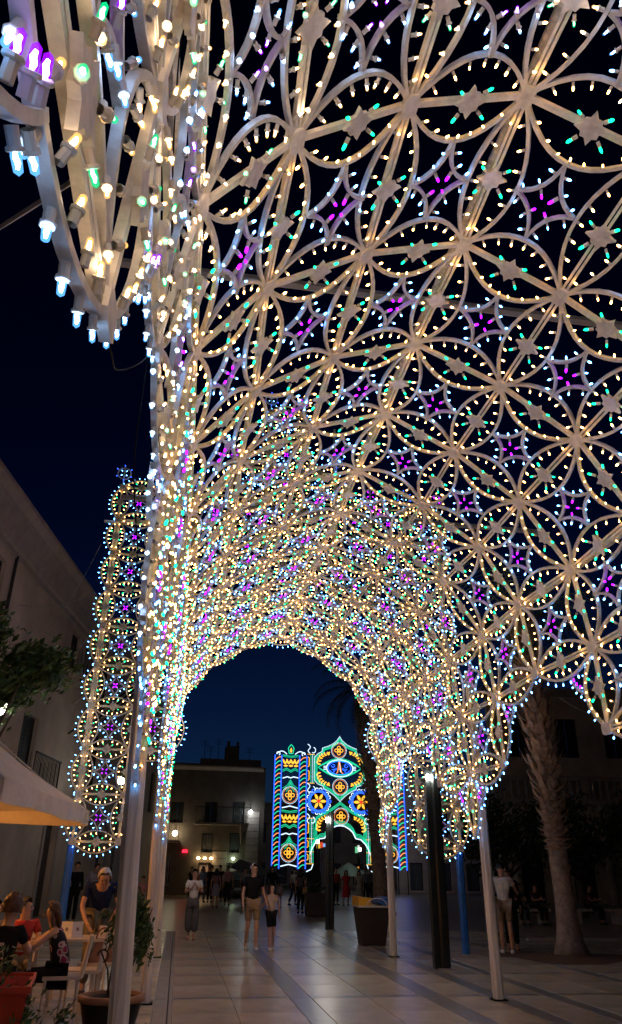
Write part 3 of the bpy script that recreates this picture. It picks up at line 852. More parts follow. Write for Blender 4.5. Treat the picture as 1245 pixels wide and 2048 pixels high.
for k in range(6):
    b = MB(); z = .1 + k * .42; b.box((X(437), -.04 - .006 * (k % 2), z), (X(464), .0, z + .39)); b.build("corner_block", M_trim, ch)
bl = bpy.data.objects.new("balcony", None); COL.objects.link(bl); bl.parent = ch
s = MB(); s.box((X(398), -.7, Z(1653)), (X(502), -.002, Z(1649))); s.prism([(X(486), Z(1653)), (X(502), Z(1653)), (X(492), Z(1668)), (X(488), Z(1690))], -.6, -.06); s.build("slab", M_trim, bl)
s = MB()
for q in range(28): s.tube([(X(399) + q * .128, -.66, Z(1649)), (X(399) + q * .128, -.66, Z(1649) + .95)], .010, 4)
s.box((X(398), -.69, Z(1649) + .95), (X(502), -.63, Z(1649) + 1.0)); s.build("railing", M_iron, bl)
s = MB(); s.box((-3, -1.1, Z(1690)), (X(372), -.002, Z(1686))); bl2 = s.build("balcony_slab", M_trim, ch)
s = MB()
for q in range(20): s.tube([(X(372) - .1 - q * .16, -1.05, Z(1686)), (X(372) - .1 - q * .16, -1.05, Z(1686) + .8)], .014, 4)
s.build("railing", M_iron, bl2)
L_warm = emit("lamp_warm", (1, .80, .50), 22); L_cool = emit("lamp_cool", (.85, .95, 1.0), 34); L_door = emit("door_light", (1, .66, .30), 16); L_dgr = emit("door_light_green", (.75, 1, .62), 18)
for (px, w, m) in ((422, .55, L_door), (476, .26, L_dgr)):
    s = MB(); zz = Z(1722); s.lathe([(.02, .0), (.09, .03), (.11, .09), (.07, .14)], 8, 0, (X(px), -.25, zz)); 
    if w > .5:
        for d in (-.42, .42): s.lathe([(.02, .0), (.09, .03), (.11, .09), (.07, .14)], 8, 0, (X(px) + d, -.25, zz))
    s.build("door_lamp", m, ch)
    d = MB(); d.box((X(px) - .42, .25, 0), (X(px) + .40, .3, Z(1730))); d.build("door", mat("door_paint", (.10, .04, .03), .5), ch)
    d = MB(); d.box((X(px) - .30, .21, 1.0), (X(px) + .28, .25, 1.9)); d.build("door_pane", mat("door_notice", (.5, .4, .4), .5), ch)
s = MB(); s.box((X(379), -.08, Z(1709)), (X(383), -.03, Z(1704))); s.box((X(384), -.08, Z(1709)), (X(388), -.03, Z(1704))); s.build("red_display", emit("red_led", (1, .01, .03), 5), ch)
for px, py, m, r in ((362, 1672, L_warm, .17), (505, 1626, L_cool, .12)):
    s = MB(); s.sphere((X(px), -.55, Z(py)), r, 10, 8); wl = s.build("wall_lamp", m, ch, smooth=True)
    s = MB(); s.tube([(X(px), -.02, Z(py) + .25), (X(px), -.4, Z(py) + .32), (X(px), -.55, Z(py) + r)], .02, 5); s.build("arm", M_iron, wl)

# ---- palace on the right behind the trees
rb = thing("balustrade_house", "dark house with a stone balustrade behind the clipped trees on the right", "house", (19.0, 46, 0), math.radians(-8))
ho = []
for k in range(9):
    ho.append((1.2 + k * 3.1, 2.6 + k * 3.1, 0.0, 3.1)); ho.append((1.2 + k * 3.1, 2.6 + k * 3.1, 8.2, 10.6))
wall_holes(30, 12.2, .5, ho).build("wall", M_plaster, rb)
for h in ho:
    if h[2] > 1: window(rb, *h, kind="shutter")
    else: d = MB(); d.box((h[0], .3, 0), (h[1], .36, h[3])); d.build("door", M_door, rb)
b = MB(); cornice(b, -.4, 30.4, 12.0, [(.5, 0), (-.02, 0), (-.4, .3), (-.4, .5), (.5, .5)]); b.build("cornice", M_trim, rb)
b = MB(); b.box((-.5, -1.6, 5.3), (30, -.002, 5.6)); tr = b.build("terrace", M_trim, rb)
b = MB(); b.box((-.5, -1.6, 6.65), (30, -1.3, 6.9)); b.build("handrail", M_trim, tr)
for k in range(12):
    b = MB(); b.box((-.45 + k * 2.7, -1.62, 5.6), (.0 + k * 2.7, -1.28, 6.65)); b.build("pier", M_trim, tr)
for k in range(11):
    for q in range(5):
        b = MB(); b.lathe([(.10, 0), (.10, .08), (.06, .12), (.13, .4), (.06, .85), (.10, .95), (.10, 1.05)], 6, 0, (.25 + k * 2.7 + q * .45, -1.45, 5.6)); b.build("baluster", M_trim, tr)
for k in range(6):
    b = MB(); b.lathe([(.25, 0), (.25, 5.3)], 10, 0, (.6 + k * 5.4, -1.4, 0)); b.build("column", M_trim, rb)

# ---- dim houses at the end of the street behind the far arch
for i, (x, y, w, h, lab) in enumerate(((7.2, 88, 6.5, 8, "low unlit house left of the street seen through the far arch"), (14.8, 84, 11.5, 9, "unlit house with pale doorway right of the far arch"), (17.6, 64, 13, 8.5, "unlit house behind the right wing between far arch and balustrade house"), (-14, 104, 60, 7, "long low unlit terrace closing the end of the street"))):
    hs = thing("street_house", lab, "house", (x, y, 0))
    hh = [(1 + k * 2.4, 2.1 + k * 2.4, z, z + 2) for k in range(int(w / 2.6)) for z in (.2, 4.2)]
    wall_holes(w, h, .4, hh).build("wall", M_plaster, hs)
    for q in hh: window(hs, *q, kind="pale")
    b = MB(); b.box((-.2, -.2, h), (w + .2, 5, h + .3)); b.build("roof", M_trim, hs)
# ================================================================ trees
M_leafd = mat("dark_leaf", (.03, .055, .02), .6, noise=(2, .5))
M_leaf = mat("green_leaf", (.06, .12, .03), .55, noise=(3, .5))
M_bark = mat("bark", (.10, .075, .055), .9, noise=(6, .4), bump=(12, .6, .03))
M_palm = mat("palm_bark", (.30, .23, .18), .95, noise=(7, .5), bump=(18, .7, .03))
M_boot = mat("palm_boot", (.42, .30, .21), .9, noise=(9, .6), bump=(20, .4, .02))
def foliage(b, c, rad, n, size, seed, shell=.55):
    r_ = np.random.RandomState(seed)
    clumps = [r_.randn(3) for _ in range(26)]; clumps = [v / np.linalg.norm(v) * (shell + (1 - shell) * r_.rand()) for v in clumps]
    for i in range(n):
        cl = clumps[r_.randint(len(clumps))]; p = cl + r_.randn(3) * .17
        p = Vector((c[0] + p[0] * rad[0], c[1] + p[1] * rad[1], c[2] + p[2] * rad[2]))
        d = Vector(r_.randn(3)).normalized(); e = d.orthogonal().normalized(); f = d.cross(e)
        a = size * (.6 + .8 * r_.rand()); w = a * .42
        b.add([p - e * a, p + f * w + d * a * .12, p + e * a, p - f * w + d * a * .12], [(0, 1, 2), (0, 2, 3)])
def tree(name, label, x, y, h, rad, n, size, seed, m=None, group=None, tr=.16):
    t = thing(name, label, "tree", (x, y, 0), 0, group)
    b = MB(); b.tube([(0, 0, -.02), (.03, .02, h * .35), (.0, .05, h * .6), (.05, 0, h * .95)], [tr * 1.3, tr, tr * .8, tr * .4], 8)
    for k in range(5):
        a = 2 * math.pi * k / 5 + seed; b.tube([(0, .02, h * .5), (rad[0] * .35 * math.cos(a), rad[1] * .35 * math.sin(a), h * .75), (rad[0] * .7 * math.cos(a), rad[1] * .7 * math.sin(a), h + .1)], [tr * .5, tr * .35, tr * .12], 5)
    b.build("trunk", M_bark, t, True)
    b = MB(); foliage(b, (0, 0, h + rad[2] * .35), rad, n, size, seed); stuff(b.build("crown", m or M_leafd, t))
    return t
G = "clipped dark trees in front of the balustrade house"
for i, (x, y, h, r, lab) in enumerate(((13.0, 31, 2.6, (2.1, 2.0, 1.5), "clipped dark tree just left of the near palm"), (16.6, 32, 2.7, (2.2, 2.0, 1.5), "clipped dark tree directly behind the near palm trunk"),
        (20.0, 31, 2.8, (2.3, 2.0, 1.6), "clipped dark tree right of the near palm trunk"), (23.4, 31.5, 2.7, (2.2, 2, 1.6), "clipped dark tree at the right picture edge"))):
    tree("clipped_tree", lab, x, y, h, r, 2600, .13, 30 + i, None, G, .15)
tree("street_tree", "leafy green tree beside the plaster house at the left edge", -4.2, 15.6, 5.0, (1.5, 1.4, 1.05), 8500, .10, 51, M_leaf, None, .1)

def palm(name, label, x, y, H, lean, r0_, r1_, smooth_to, nf, fl, seed):
    R = random.Random(seed); t = thing(name, label, "palm tree", (x, y, 0))
    b = MB(); zs = np.linspace(-.02, H, 22); pts = []; rr = []
    for z in zs:
        u = z / H; pts.append((lean[0] * u + .05 * math.sin(4 * u), lean[1] * u, z))
        rr.append(r0_ * (1 + 1.0 * math.exp(-max(z, 0) / .35)) + (r1_ - r0_) * u)
    b.tube(pts, rr, 14); b.build("trunk", M_palm, t, True)
    b = MB(); z = smooth_to; k = 0
    while z < H - .1:
        u = z / H; cx, cyy = lean[0] * u + .05 * math.sin(4 * u), lean[1] * u; rad = r0_ + (r1_ - r0_) * u
        for q in range(9):
            a = 2 * math.pi * (q / 9) + k * 1.9 + R.uniform(-.2, .2); g_ = min(1, (z - smooth_to) / 1.6); L = R.uniform(.14, .26) + .30 * g_ * R.random(); w = R.uniform(.06, .12); up_ = R.uniform(.05, .45) + .7 * g_
            d = Vector((math.cos(a), math.sin(a), 0)); s_ = Vector((-math.sin(a), math.cos(a), 0)); zz = z + R.uniform(-.04, .04)
            p0 = Vector((cx, cyy, zz)) + d * (rad - .03); p1 = p0 + d * L * .5 + Vector((0, 0, L * up_ * .4)); p2 = p0 + d * (L * .75) + Vector((0, 0, L * up_))
            b.add([p0 - s_ * w, p0 + s_ * w, p1 + s_ * w * .8, p2 + s_ * w * .3, p2 - s_ * w * .3, p1 - s_ * w * .8, p0 - Vector((0, 0, .05)), p1 - d * .03 - Vector((0, 0, .03))],
                  [(0, 1, 2, 5), (5, 2, 3, 4), (6, 7, 2, 1), (6, 0, 5, 7), (7, 5, 4), (7, 3, 2), (7, 4, 3)])
        z += .13; k += 1
    stuff(b.build("leaf_boots", M_boot, t))
    top = Vector((lean[0], lean[1], H))
    for k in range(nf):
        a = k * 2.399 + R.uniform(-.2, .2); el = R.uniform(-.5, 1.15); b = MB(); P = []; L = fl * R.uniform(.8, 1.1)
        for q in range(11):
            u = q / 10; e = el - 1.5 * u * u
            P.append((P[-1] + Vector((math.cos(a) * math.cos(e), math.sin(a) * math.cos(e), math.sin(e))) * L / 10) if P else top.copy())
        b.tube(P, [.03 * (1 - .8 * q / 10) for q in range(11)], 4)
        s_ = Vector((-math.sin(a), math.cos(a), 0))
        for q in range(2, 11):
            tg = (P[q] - P[q - 1]).normalized()
            for sg in (-1, 1):
                for h_ in (0, .5):
                    p = P[q] - tg * L / 10 * h_; l = .5 * math.sin(math.pi * (q - h_) / 11.5) * fl / 2.4 + .06
                    e_ = p + s_ * sg * l * .75 + tg * l * .5 + Vector((0, 0, -l * .45)); w = tg * .03
                    b.add([p - w, p + w, e_], [(0, 1, 2)])
        b.build("frond", M_leafd, t)
    return t
palm("palm_tree", "near palm with shaggy upper trunk standing in bare soil on the right", 8.38, 16.9, 7.2, (-.22, .1), .20, .22, 2.1, 22, 2.6, 5)
palm("palm_tree", "tall dark palm rising behind the recycling bin", 8.35, 33.0, 9.2, (-.6, .1), .30, .28, 3.0, 26, 2.9, 9)
# ================================================================ street furniture
M_black = mat("black_steel", (.012, .016, .015), .38, noise=(5, .2), spec=.5)
M_cloth = mat("cream_canvas", (.74, .65, .53), .85, noise=(3, .15), bump=(3.5, .7, .06))
M_plw = mat("white_plastic", (.62, .55, .47), .4)
M_red = mat("red_plastic", (.55, .05, .015), .45, noise=(4, .25))
M_terra = mat("terracotta", (.38, .19, .11), .75, noise=(7, .25))
M_pot = mat("black_glazed_pot", (.012, .012, .013), .35)
M_yel = mat("yellow_plastic", (.75, .40, .02), .4); M_bl2 = mat("blue_plastic", (.02, .12, .45), .4); M_bin = mat("brown_bin", (.030, .018, .013), .55, noise=(4, .25))
M_paper = mat("white_paper", (.75, .72, .68), .7)
L_lamp = emit("street_lamp_light", (1.0, .95, .88), 120)
def street_lamp(label, x, y, h, w, r, group="black square street lamps"):
    t = thing("street_lamp", label, "street lamp", (x, y, 0), 0, group)
    b = MB(); pole(b, 0, 0, 0, h, w); b.build("post", M_black, t)
    b = MB(); b.box((-w / 2 - .10, -w * .38, .02), (-w / 2 - .002, w * .38, h - .30)); b.build("side_fin", M_black, t)
    b = MB(); b.box((-w / 2 - .11, -w * .4, h - .14), (-w / 2 - .002, w * .4, h - .08)); b.build("lamp_hood", M_black, t)
    b = MB(); b.sphere((-w / 2 - .06, -w * .5 - .02, h - .235), r, 10, 8); b.build("light", L_lamp, t, True)
    b = MB(); b.box((-w * .8, -w * .7, .0), (w * .8, w * .7, .03)); b.build("base_plate", M_steel, t)
street_lamp("nearest black square street lamp beside the right tunnel posts", 4.93, 14.97, 3.52, .20, .055)
street_lamp("black square street lamp in the middle of the square behind the girl", 4.58, 24.2, 3.22, .15, .07)
for x, y, z, lab in ((6.85, 40, 2.95, "distant street lamp left of the far arch opening"), (10.15, 45, 2.75, "distant street lamp inside the far arch opening")):
    t = thing("street_lamp", lab, "street lamp", (x, y, 0), 0, "distant street lamps")
    b = MB(); b.tube([(0, 0, 0), (0, 0, z)], [.05, .035], 6); b.build("post", M_black, t)
    b = MB(); b.sphere((0, -.08, z - .08), .08, 8, 6); b.build("light", emit("far_lamp", (.9, 1, .95), 40), t, True)
t = thing("street_lamp", "white globe lamp beside the leafy tree at the left edge", "street lamp", (-4.02, 16.45, 0))
b = MB(); b.tube([(0, 0, 0), (0, 0, 4.25)], [.06, .04], 8); b.build("post", M_black, t)
b = MB(); b.lathe([(.05, 4.25), (.14, 4.30), (.19, 4.5), (.17, 4.66), (.05, 4.72)], 12); b.build("globe", emit("globe_light", (1, .9, .78), 26), t, True)
t = thing("street_lamp", "small bright lamp on a pole behind the left wing", "street lamp", (-2.38, 30.0, 0))
b = MB(); b.tube([(0, 0, 0), (0, 0, 4.4)], [.05, .03], 6); b.build("post", M_black, t)
b = MB(); b.sphere((0, -.1, 4.5), .13, 8, 6); b.build("light", emit("pole_lamp", (1, .97, .9), 40), t, True)

# recycling bin with coloured flaps
t = thing("recycling_bin", "brown tapered recycling bin with yellow and blue lid flaps", "bin", (4.72, 19.75, 0))
b = MB(); P = lambda hw, hd, z: [(-hw, -hd, z), (hw, -hd, z), (hw, hd, z), (-hw, hd, z)]
v = P(.27, .26, 0) + P(.28, .27, .04) + P(.375, .36, .80); b.add(v, [(3, 2, 1, 0)] + [(i * 4 + k, i * 4 + (k + 1) % 4, i * 4 + 4 + (k + 1) % 4, i * 4 + 4 + k) for i in range(2) for k in range(4)] + [(8, 9, 10, 11)]); b.build("body", M_bin, t)
b = MB(); b.add(P(.40, .385, .80) + P(.40, .385, .84), [(3, 2, 1, 0), (4, 5, 6, 7)] + [(k, (k + 1) % 4, 4 + (k + 1) % 4, 4 + k) for k in range(4)]); b.build("rim", M_plw, t)
for m, nm, pol in ((M_yel, "yellow_flap", [(-.39, .842), (-.07, .842), (-.09, .90), (-.06, 1.0), (-.39, 1.03)]), (M_bl2, "blue_flap", [(.17, 1.0), (.13, .90), (.26, .842), (.39, .842), (.39, 1.02)])):
    b = MB(); b.prism([p for p in pol], -.375, .375); b.build(nm, m, t)
b = MB(); b.tube([(-.16 + .0, -.385, .84)] + [(.06 - .24 * math.cos(a), -.385, .85 + .15 * math.sin(a)) for a in np.linspace(.1, math.pi - .1, 10)], .016, 5); b.build("lid_arch", M_plw, t)
t = thing("planter_box", "low dark square planter near the middle street lamp", "planter", (5.35, 31.6, 0))
b = MB(); v = P(.36, .36, 0) + P(.40, .40, .78); b.add(v, [(3, 2, 1, 0), (0, 1, 5, 4), (1, 2, 6, 5), (2, 3, 7, 6), (3, 0, 4, 7)]); b.build("box", M_bin, t)
b = MB(); b.box((-.37, -.37, .70), (.37, .37, .74)); b.build("soil", M_earth, t)
b = MB(); foliage(b, (0, 0, .95), (.4, .4, .25), 260, .07, 77); stuff(b.build("foliage", M_leafd, t))

# ---------------- cafe terrace on the left
t = thing("parasol", "large cream parasol over the cafe tables at the left edge", "parasol", (-3.95, 11.0, 0))
cor = [(2.42, 2.45), (2.08, -2.5), (-2.4, -2.4), (-2.4, 2.4)]; apex = Vector((0, 0, 4.25)); N = 10
def canopy(dz):
    V = []; F = []
    for i in range(4):
        a = Vector((*cor[i], 2.42)); c = Vector((*cor[(i + 1) % 4], 2.42)); o = len(V)
        for u in range(N + 1):
            for w in range(N + 1):
                e = a.lerp(c, w / N); k = u / N; p = apex.lerp(e, k)
                hip = abs(2 * w / N - 1); p.z -= .16 * math.sin(math.pi * k) + .07 * (1 - hip ** 2) * k * (1.2 - k) * 2 - .0
                p.z += .015 * math.sin(9 * k + 5 * w / N) - dz
                V.append(p)
        for u in range(N):
            for w in range(N): q = o + u * (N + 1) + w; F.append((q, q + N + 1, q + N + 2, q + 1))
    return V, F
b = MB(); V, F = canopy(0); b.add(V, F); V, F = canopy(.012); b.add(V, [f[::-1] for f in F]); b.build("canopy", M_cloth, t, True)
b = MB()
for i in range(4):
    a = Vector((*cor[i], 0)); c = Vector((*cor[(i + 1) % 4], 0)); V = []
    n_ = (c - a).cross(Vector((0, 0, 1))).normalized()
    for w in range(25):
        e = a.lerp(c, w / 24); V += [e + Vector((0, 0, 2.425)), e + Vector((0, 0, 2.20 + .012 * math.sin(w * .5))) + n_ * .025 * math.sin(w * .9 + i)]
    V2 = [p - n_ * .01 for p in V]
    b.add(V + V2, [(q * 2, q * 2 + 1, q * 2 + 3, q * 2 + 2) for q in range(24)] + [(50 + q * 2 + 2, 50 + q * 2 + 3, 50 + q * 2 + 1, 50 + q * 2) for q in range(24)])
b.build("valance", M_cloth, t, True)
b = MB(); b.tube([(0, 0, .0), (0, 0, 4.2)], .04, 8); b.build("mast", M_plw, t)
for i in range(4):
    b = MB(); b.tube([apex - Vector((0, 0, .12)), Vector((*cor[i], 2.28)) * 1.0], .014, 4); b.build("rib", M_plw, t)
t = thing("hanging_lamp", "warm bulb hanging under the cream parasol", "lamp", (-3.3, 10.9, 0))
b = MB(); b.sphere((0, 0, 2.25), .07, 10, 8); b.build("bulb", emit("cafe_bulb", (1.0, .40, .09), 420), t, True)
b = MB(); b.tube([(0, 0, 2.32), (0, 0, 3.3)], .006, 4); b.build("cable", M_wire, t)

def table(label, x, y, s=.36):
    t = thing("cafe_table", label, "table", (x, y, 0), .06)
    b = MB(); b.box((-s, -s, .71), (s, s, .74)); b.build("table_top", M_plw, t)
    for sx in (-1, 1):
        for sy in (-1, 1):
            b = MB(); b.box((sx * (s - .06) - .02, sy * (s - .06) - .02, 0), (sx * (s - .06) + .02, sy * (s - .06) + .02, .71)); b.build("leg", M_plw, t)
    return t
table("white cafe table with a menu card in front of the standing old man", -1.22, 11.75, .36)
table("cafe table between the seated women under the parasol", -1.95, 10.5, .40)
t = thing("menu_card", "open white menu card standing on the empty cafe table", "menu", (-1.33, 11.6, .74), .15)
for sg in (-1, 1):
    b = MB(); b.add([(0, 0, 0), (sg * .14, .07, 0), (sg * .14, .07, .19), (0, 0, .19), (0, .006, 0), (sg * .14, .076, 0), (sg * .14, .076, .19), (0, .006, .19)], [(0, 1, 2, 3), (7, 6, 5, 4), (0, 3, 7, 4), (1, 5, 6, 2), (3, 2, 6, 7), (0, 4, 5, 1)])
    pg = b.build("page", M_paper, t)
    b = MB(); b.box((sg * .07 - .018, .025, .08), (sg * .07 + .018, .028, .12)); b.build("print_mark", mat("menu_print", (.3, .2, .18), .7), pg)
for x, y, lab in ((-2.05, 10.3, "white plate near the curly haired guest"), (-1.85, 10.75, "white plate on the far side of the shared table")):
    t = thing("plate", lab, "plate", (x, y, .742)); b = MB(); b.lathe([(.06, 0), (.11, .012), (.115, .016), (.06, .008)], 14); b.build("dish", M_paper, t)
for i in range(5):
    t = thing("glass", "wine red drinking glass, " + ("first", "second", "third", "fourth", "fifth")[i] + " from the left on the shared cafe table", "glass", (-2.15 + .11 * i, 10.42 + .09 * (i % 3), .742), 0, "glasses on the shared cafe table")
    b = MB(); b.lathe([(.03, 0), (.032, .1), (.03, .1), (.028, .01)], 8); b.build("cup", mat("red_drink", (.22, .02, .02), .1), t)
for i, (x, y, c, lab) in enumerate(((-2.0, 10.2, (.5, .04, .03), 'folded red napkin near the table edge'), (-1.75, 10.5, (.45, .03, .03), 'folded red napkin before the woman in the floral dress'), (-2.1, 10.62, (.7, .65, .6), 'crumpled white napkin on the shared cafe table'))):
    t = thing('napkin', lab, 'napkin', (x, y, .742), .4 * i); b = MB(); b.add([(-.07, -.06, .001), (.07, -.06, .004), (.08, .06, .002), (-.06, .07, .006), (0, 0, .03)], [(0, 1, 4), (1, 2, 4), (2, 3, 4), (3, 0, 4), (3, 2, 1, 0)]); b.build('cloth', mat('napkin_paper', c, .9), t)
def chair(label, x, y, rz, group="white cafe chairs"):
    t = thing("cafe_chair", label, "chair", (x, y, 0), rz, group)
    b = MB(); b.box((-.20, -.21, .44), (.20, .20, .475)); b.build("seat", M_plw, t)
    b = MB(); V = []
    for q in range(7):
        u = q / 6; z = .45 + .42 * u; yy = .19 + .07 * u
        V += [(-.20 + .015 * u, yy - .03 * math.sin(0) , z), (0, yy + .03, z), (.20 - .015 * u, yy, z)]
    V2 = [(x_, y_ + .022, z_) for x_, y_, z_ in V]
    F = []
    for q in range(6):
        for k in range(2): F += [(q * 3 + k, q * 3 + k + 1, q * 3 + k + 4, q * 3 + k + 3), (21 + q * 3 + k + 3, 21 + q * 3 + k + 4, 21 + q * 3 + k + 1, 21 + q * 3 + k)]
        F += [(q * 3, q * 3 + 3, q * 3 + 24, q * 3 + 21), (q * 3 + 2, q * 3 + 23, q * 3 + 26, q * 3 + 5)]
    F += [(18, 19, 40, 39), (19, 20, 41, 40)]
    b.add(V + V2, F); b.build("backrest", M_plw, t)
    for sx in (-1, 1):
        for sy in (-1, 1):
            b = MB(); b.tube([(sx * .19, sy * .19, 0), (sx * .175, sy * .175, .45)], [.014, .02], 6); b.build("leg", M_plw, t)
    return t
chair("white chair of the woman in the floral dress", -1.22, 10.25, -1.45)
chair("empty white chair turned away beside the table leg", -1.06, 10.8, -1.6)
chair("white chair with a bag in front of the old man", -.92, 11.5, -.4)
chair("white chair of the woman in the red top", -1.9, 11.35, 0.1)
chair("white chair of the curly haired guest", -1.85, 9.55, 2.9)
chair("white chair of the dark haired girl", -2.42, 12.0, -.3)
t = thing("handbag", "tan handbag standing on the chair in front of the old man", "bag", (-.90, 11.48, .476), .2)
b = MB(); b.add([(-.16, -.06, 0), (.16, -.06, 0), (.16, .06, 0), (-.16, .06, 0), (-.08, -.03, .27), (.08, -.03, .27), (.08, .03, .27), (-.08, .03, .27)], [(3, 2, 1, 0), (4, 5, 6, 7), (0, 1, 5, 4), (1, 2, 6, 5), (2, 3, 7, 6), (3, 0, 4, 7)]); b.build("bag_body", mat("tan_leather", (.30, .13, .07), .5), t)
b = MB(); b.tube([(.09 * math.cos(a), 0, .26 + .13 * math.sin(a)) for a in np.linspace(0, math.pi, 9)], .012, 5); b.build("strap", mat("strap_leather", (.16, .07, .04), .5), t)

# big pot with climbing plant on an iron scroll trellis
t = thing("plant_pot", "big black conical pot with a terracotta rim behind the near post", "plant pot", (-.50, 8.1, 0))
b = MB(); b.lathe([(.15, 0), (.155, .02), (.28, .52), (.275, .53), (.25, .53), (.24, .44)], 24, cap=False); b.build("pot_body", M_pot, t, True)
b = MB(); b.lathe([(.282, .505), (.298, .51), (.298, .555), (.255, .56), (.25, .50)], 24, cap=False); b.build("rim", M_terra, t, True)
b = MB(); b.lathe([(.005, .50), (.25, .49)], 20, cap=False); b.build("soil", M_terra, t)
for sg in (-1, 1):
    b = MB(); b.tube([(sg * .29, -.02, .30), (sg * .33, -.02, .33), (sg * .345, -.02, .30), (sg * .33, -.02, .27), (sg * .30, -.02, .275)], .009, 5); b.build("handle", M_iron, t)
b = MB()
for k in range(7):
    a = k * 1.1; b.tube([(.05 * math.cos(a), .05 * math.sin(a), .5), (.08 + .1 * math.cos(a), .1 * math.sin(a), .85), (.14 + .16 * math.cos(a + .4), .16 * math.sin(a + .4), 1.25)], [.012, .008, .004], 5)
b.build("stems", M_bark, t)
b = MB()
for sg in (-1, 1):
    b.tube([(sg * .02, -.05, .5), (sg * .06, -.05, .75), (sg * .14, -.05, .9)] + [(sg * (.12 + .05 * math.cos(u)), -.05, .86 + .05 * math.sin(u)) for u in np.linspace(0, 4.5, 9)], .008, 5)
b.build("scroll_trellis", M_iron, t)
b = MB(); foliage(b, (.14, 0, 1.18), (.20, .20, .24), 900, .030, 81, .3); foliage(b, (-.02, .05, 1.05), (.16, .2, .2), 300, .028, 83, .3); foliage(b, (.24, -.04, .98), (.09, .12, .28), 240, .03, 82, .3); stuff(b.build("foliage", M_leaf, t))
# red planter with trailing plant
t = thing("red_planter", "red plastic planter box with trailing leaves at the lower left corner", "planter", (-1.62, 8.3, 0), .12)
b = MB(); v = P(.30, .40, 0) + P(.36, .48, .62) + P(.33, .45, .62) + P(.30, .42, .50); b.add(v, [(3, 2, 1, 0)] + [(i * 4 + k, i * 4 + (k + 1) % 4, i * 4 + 4 + (k + 1) % 4, i * 4 + 4 + k) for i in range(3) for k in range(4)] + [(12, 13, 14, 15)]); b.build("box", M_red, t)
b = MB(); b.box((-.385, -.505, .60), (.385, -.485, .65)); b.box((-.385, .485, .60), (.385, .505, .65)); b.box((-.385, -.485, .60), (-.365, .485, .65)); b.box((.365, -.485, .60), (.385, .485, .65)); b.build("rim", M_red, t)
b = MB(); foliage(b, (-.05, -.1, .72), (.36, .45, .18), 420, .04, 91, .2); foliage(b, (.34, -.42, .42), (.14, .12, .26), 130, .035, 92, .2); stuff(b.build("foliage", M_leaf, t))
t = thing("fern_sprig", "thin green twig leaning up at the bottom edge before the pot", "plant", (-1.02, 8.0, 0))
b = MB(); b.tube([(-.1, -.1, 0), (-.02, -.05, .25), (.12, 0, .42), (.24, .02, .56)], [.008, .007, .005, .003], 5); b.build("stem", M_bark, t)
b = MB(); foliage(b, (.12, 0, .40), (.14, .06, .14), 60, .03, 95, .2); stuff(b.build("foliage", M_leaf, t))

# ---------------- far end of the square
t = thing("parked_car", "dark parked car with a pale windscreen before the lit doorways", "car", (3.7, 50.0, 0))
b = MB(); b.prism([(-.85, .25), (-.85, .8), (-.72, 1.0), (-.55, 1.45), (.55, 1.45), (.72, 1.0), (.85, .8), (.85, .25)], 0, 3.9); b.build("body", mat("car_paint", (.015, .016, .02), .25), t)
b = MB(); b.prism([(-.66, .98), (-.5, 1.38), (.5, 1.38), (.66, .98)], -.03, -.002); b.build("windscreen", mat("car_glass", (.25, .32, .33), .1), t)
for sx in (-.62, .62):
    b = MB(); b.box((sx - .12, -.04, .62), (sx + .12, -.002, .76)); b.build("headlight", mat("lens_glass", (.6, .6, .6), .1), t)
    b = MB(); b.lathe([(.30, -.1), (.31, 0), (.30, .1)], 12); w = b.build("wheel", M_wire, t, loc=(sx * 1.25, .6, .30)); w.rotation_euler = (0, math.pi / 2, 0)
b = MB(); b.box((-.25, -.045, .42), (.25, -.002, .54)); b.build("number_plate", M_paper, t)
t = thing("dark_parasol", "dark sloping parasol behind the man in the black shirt", "parasol", (4.35, 42.0, 0))
b = MB(); V = [Vector((-1.25, 0, 2.05)), Vector((1.1, -.9, 1.25)), Vector((1.1, .9, 1.25)), Vector((-.5, -1.0, 1.35)), Vector((-.5, 1.0, 1.35)), Vector((-1.7, -.4, 1.65)), Vector((-1.7, .4, 1.65))]
ring = [1, 2, 4, 6, 5, 3]; b.add(V + [p - Vector((0, 0, .03)) for p in V], [(0, ring[k], ring[(k + 1) % 6]) for k in range(6)] + [(7, 7 + ring[(k + 1) % 6], 7 + ring[k]) for k in range(6)]); b.build("canopy", mat("slate_canvas", (.10, .11, .12), .8), t)
b = MB(); b.tube([(-.4, 0, 0), (-.9, 0, 1.9)], .035, 6); b.build("mast", M_black, t)
t = thing("stall_parasol", "pale green stall parasol under the far arch", "parasol", (9.6, 46, 0))
b = MB(); n = 8; ap = Vector((0.1, 0, 2.0)); rr = [Vector((1.35 * math.cos(2 * math.pi * k / n), 1.0 * math.sin(2 * math.pi * k / n), 1.28 + .12 * math.cos(2 * math.pi * k / n))) for k in range(n)]
b.add([ap] + rr + [ap - Vector((0, 0, .03))] + [p - Vector((0, 0, .03)) for p in rr], [(0, 1 + k, 1 + (k + 1) % n) for k in range(n)] + [(9, 10 + (k + 1) % n, 10 + k) for k in range(n)]); b.build("canopy", mat("pale_green_canvas", (.35, .45, .38), .8), t)
b = MB(); b.tube([(.1, 0, 0), (.1, 0, 2.0)], .03, 6); b.build("mast", M_plw, t)
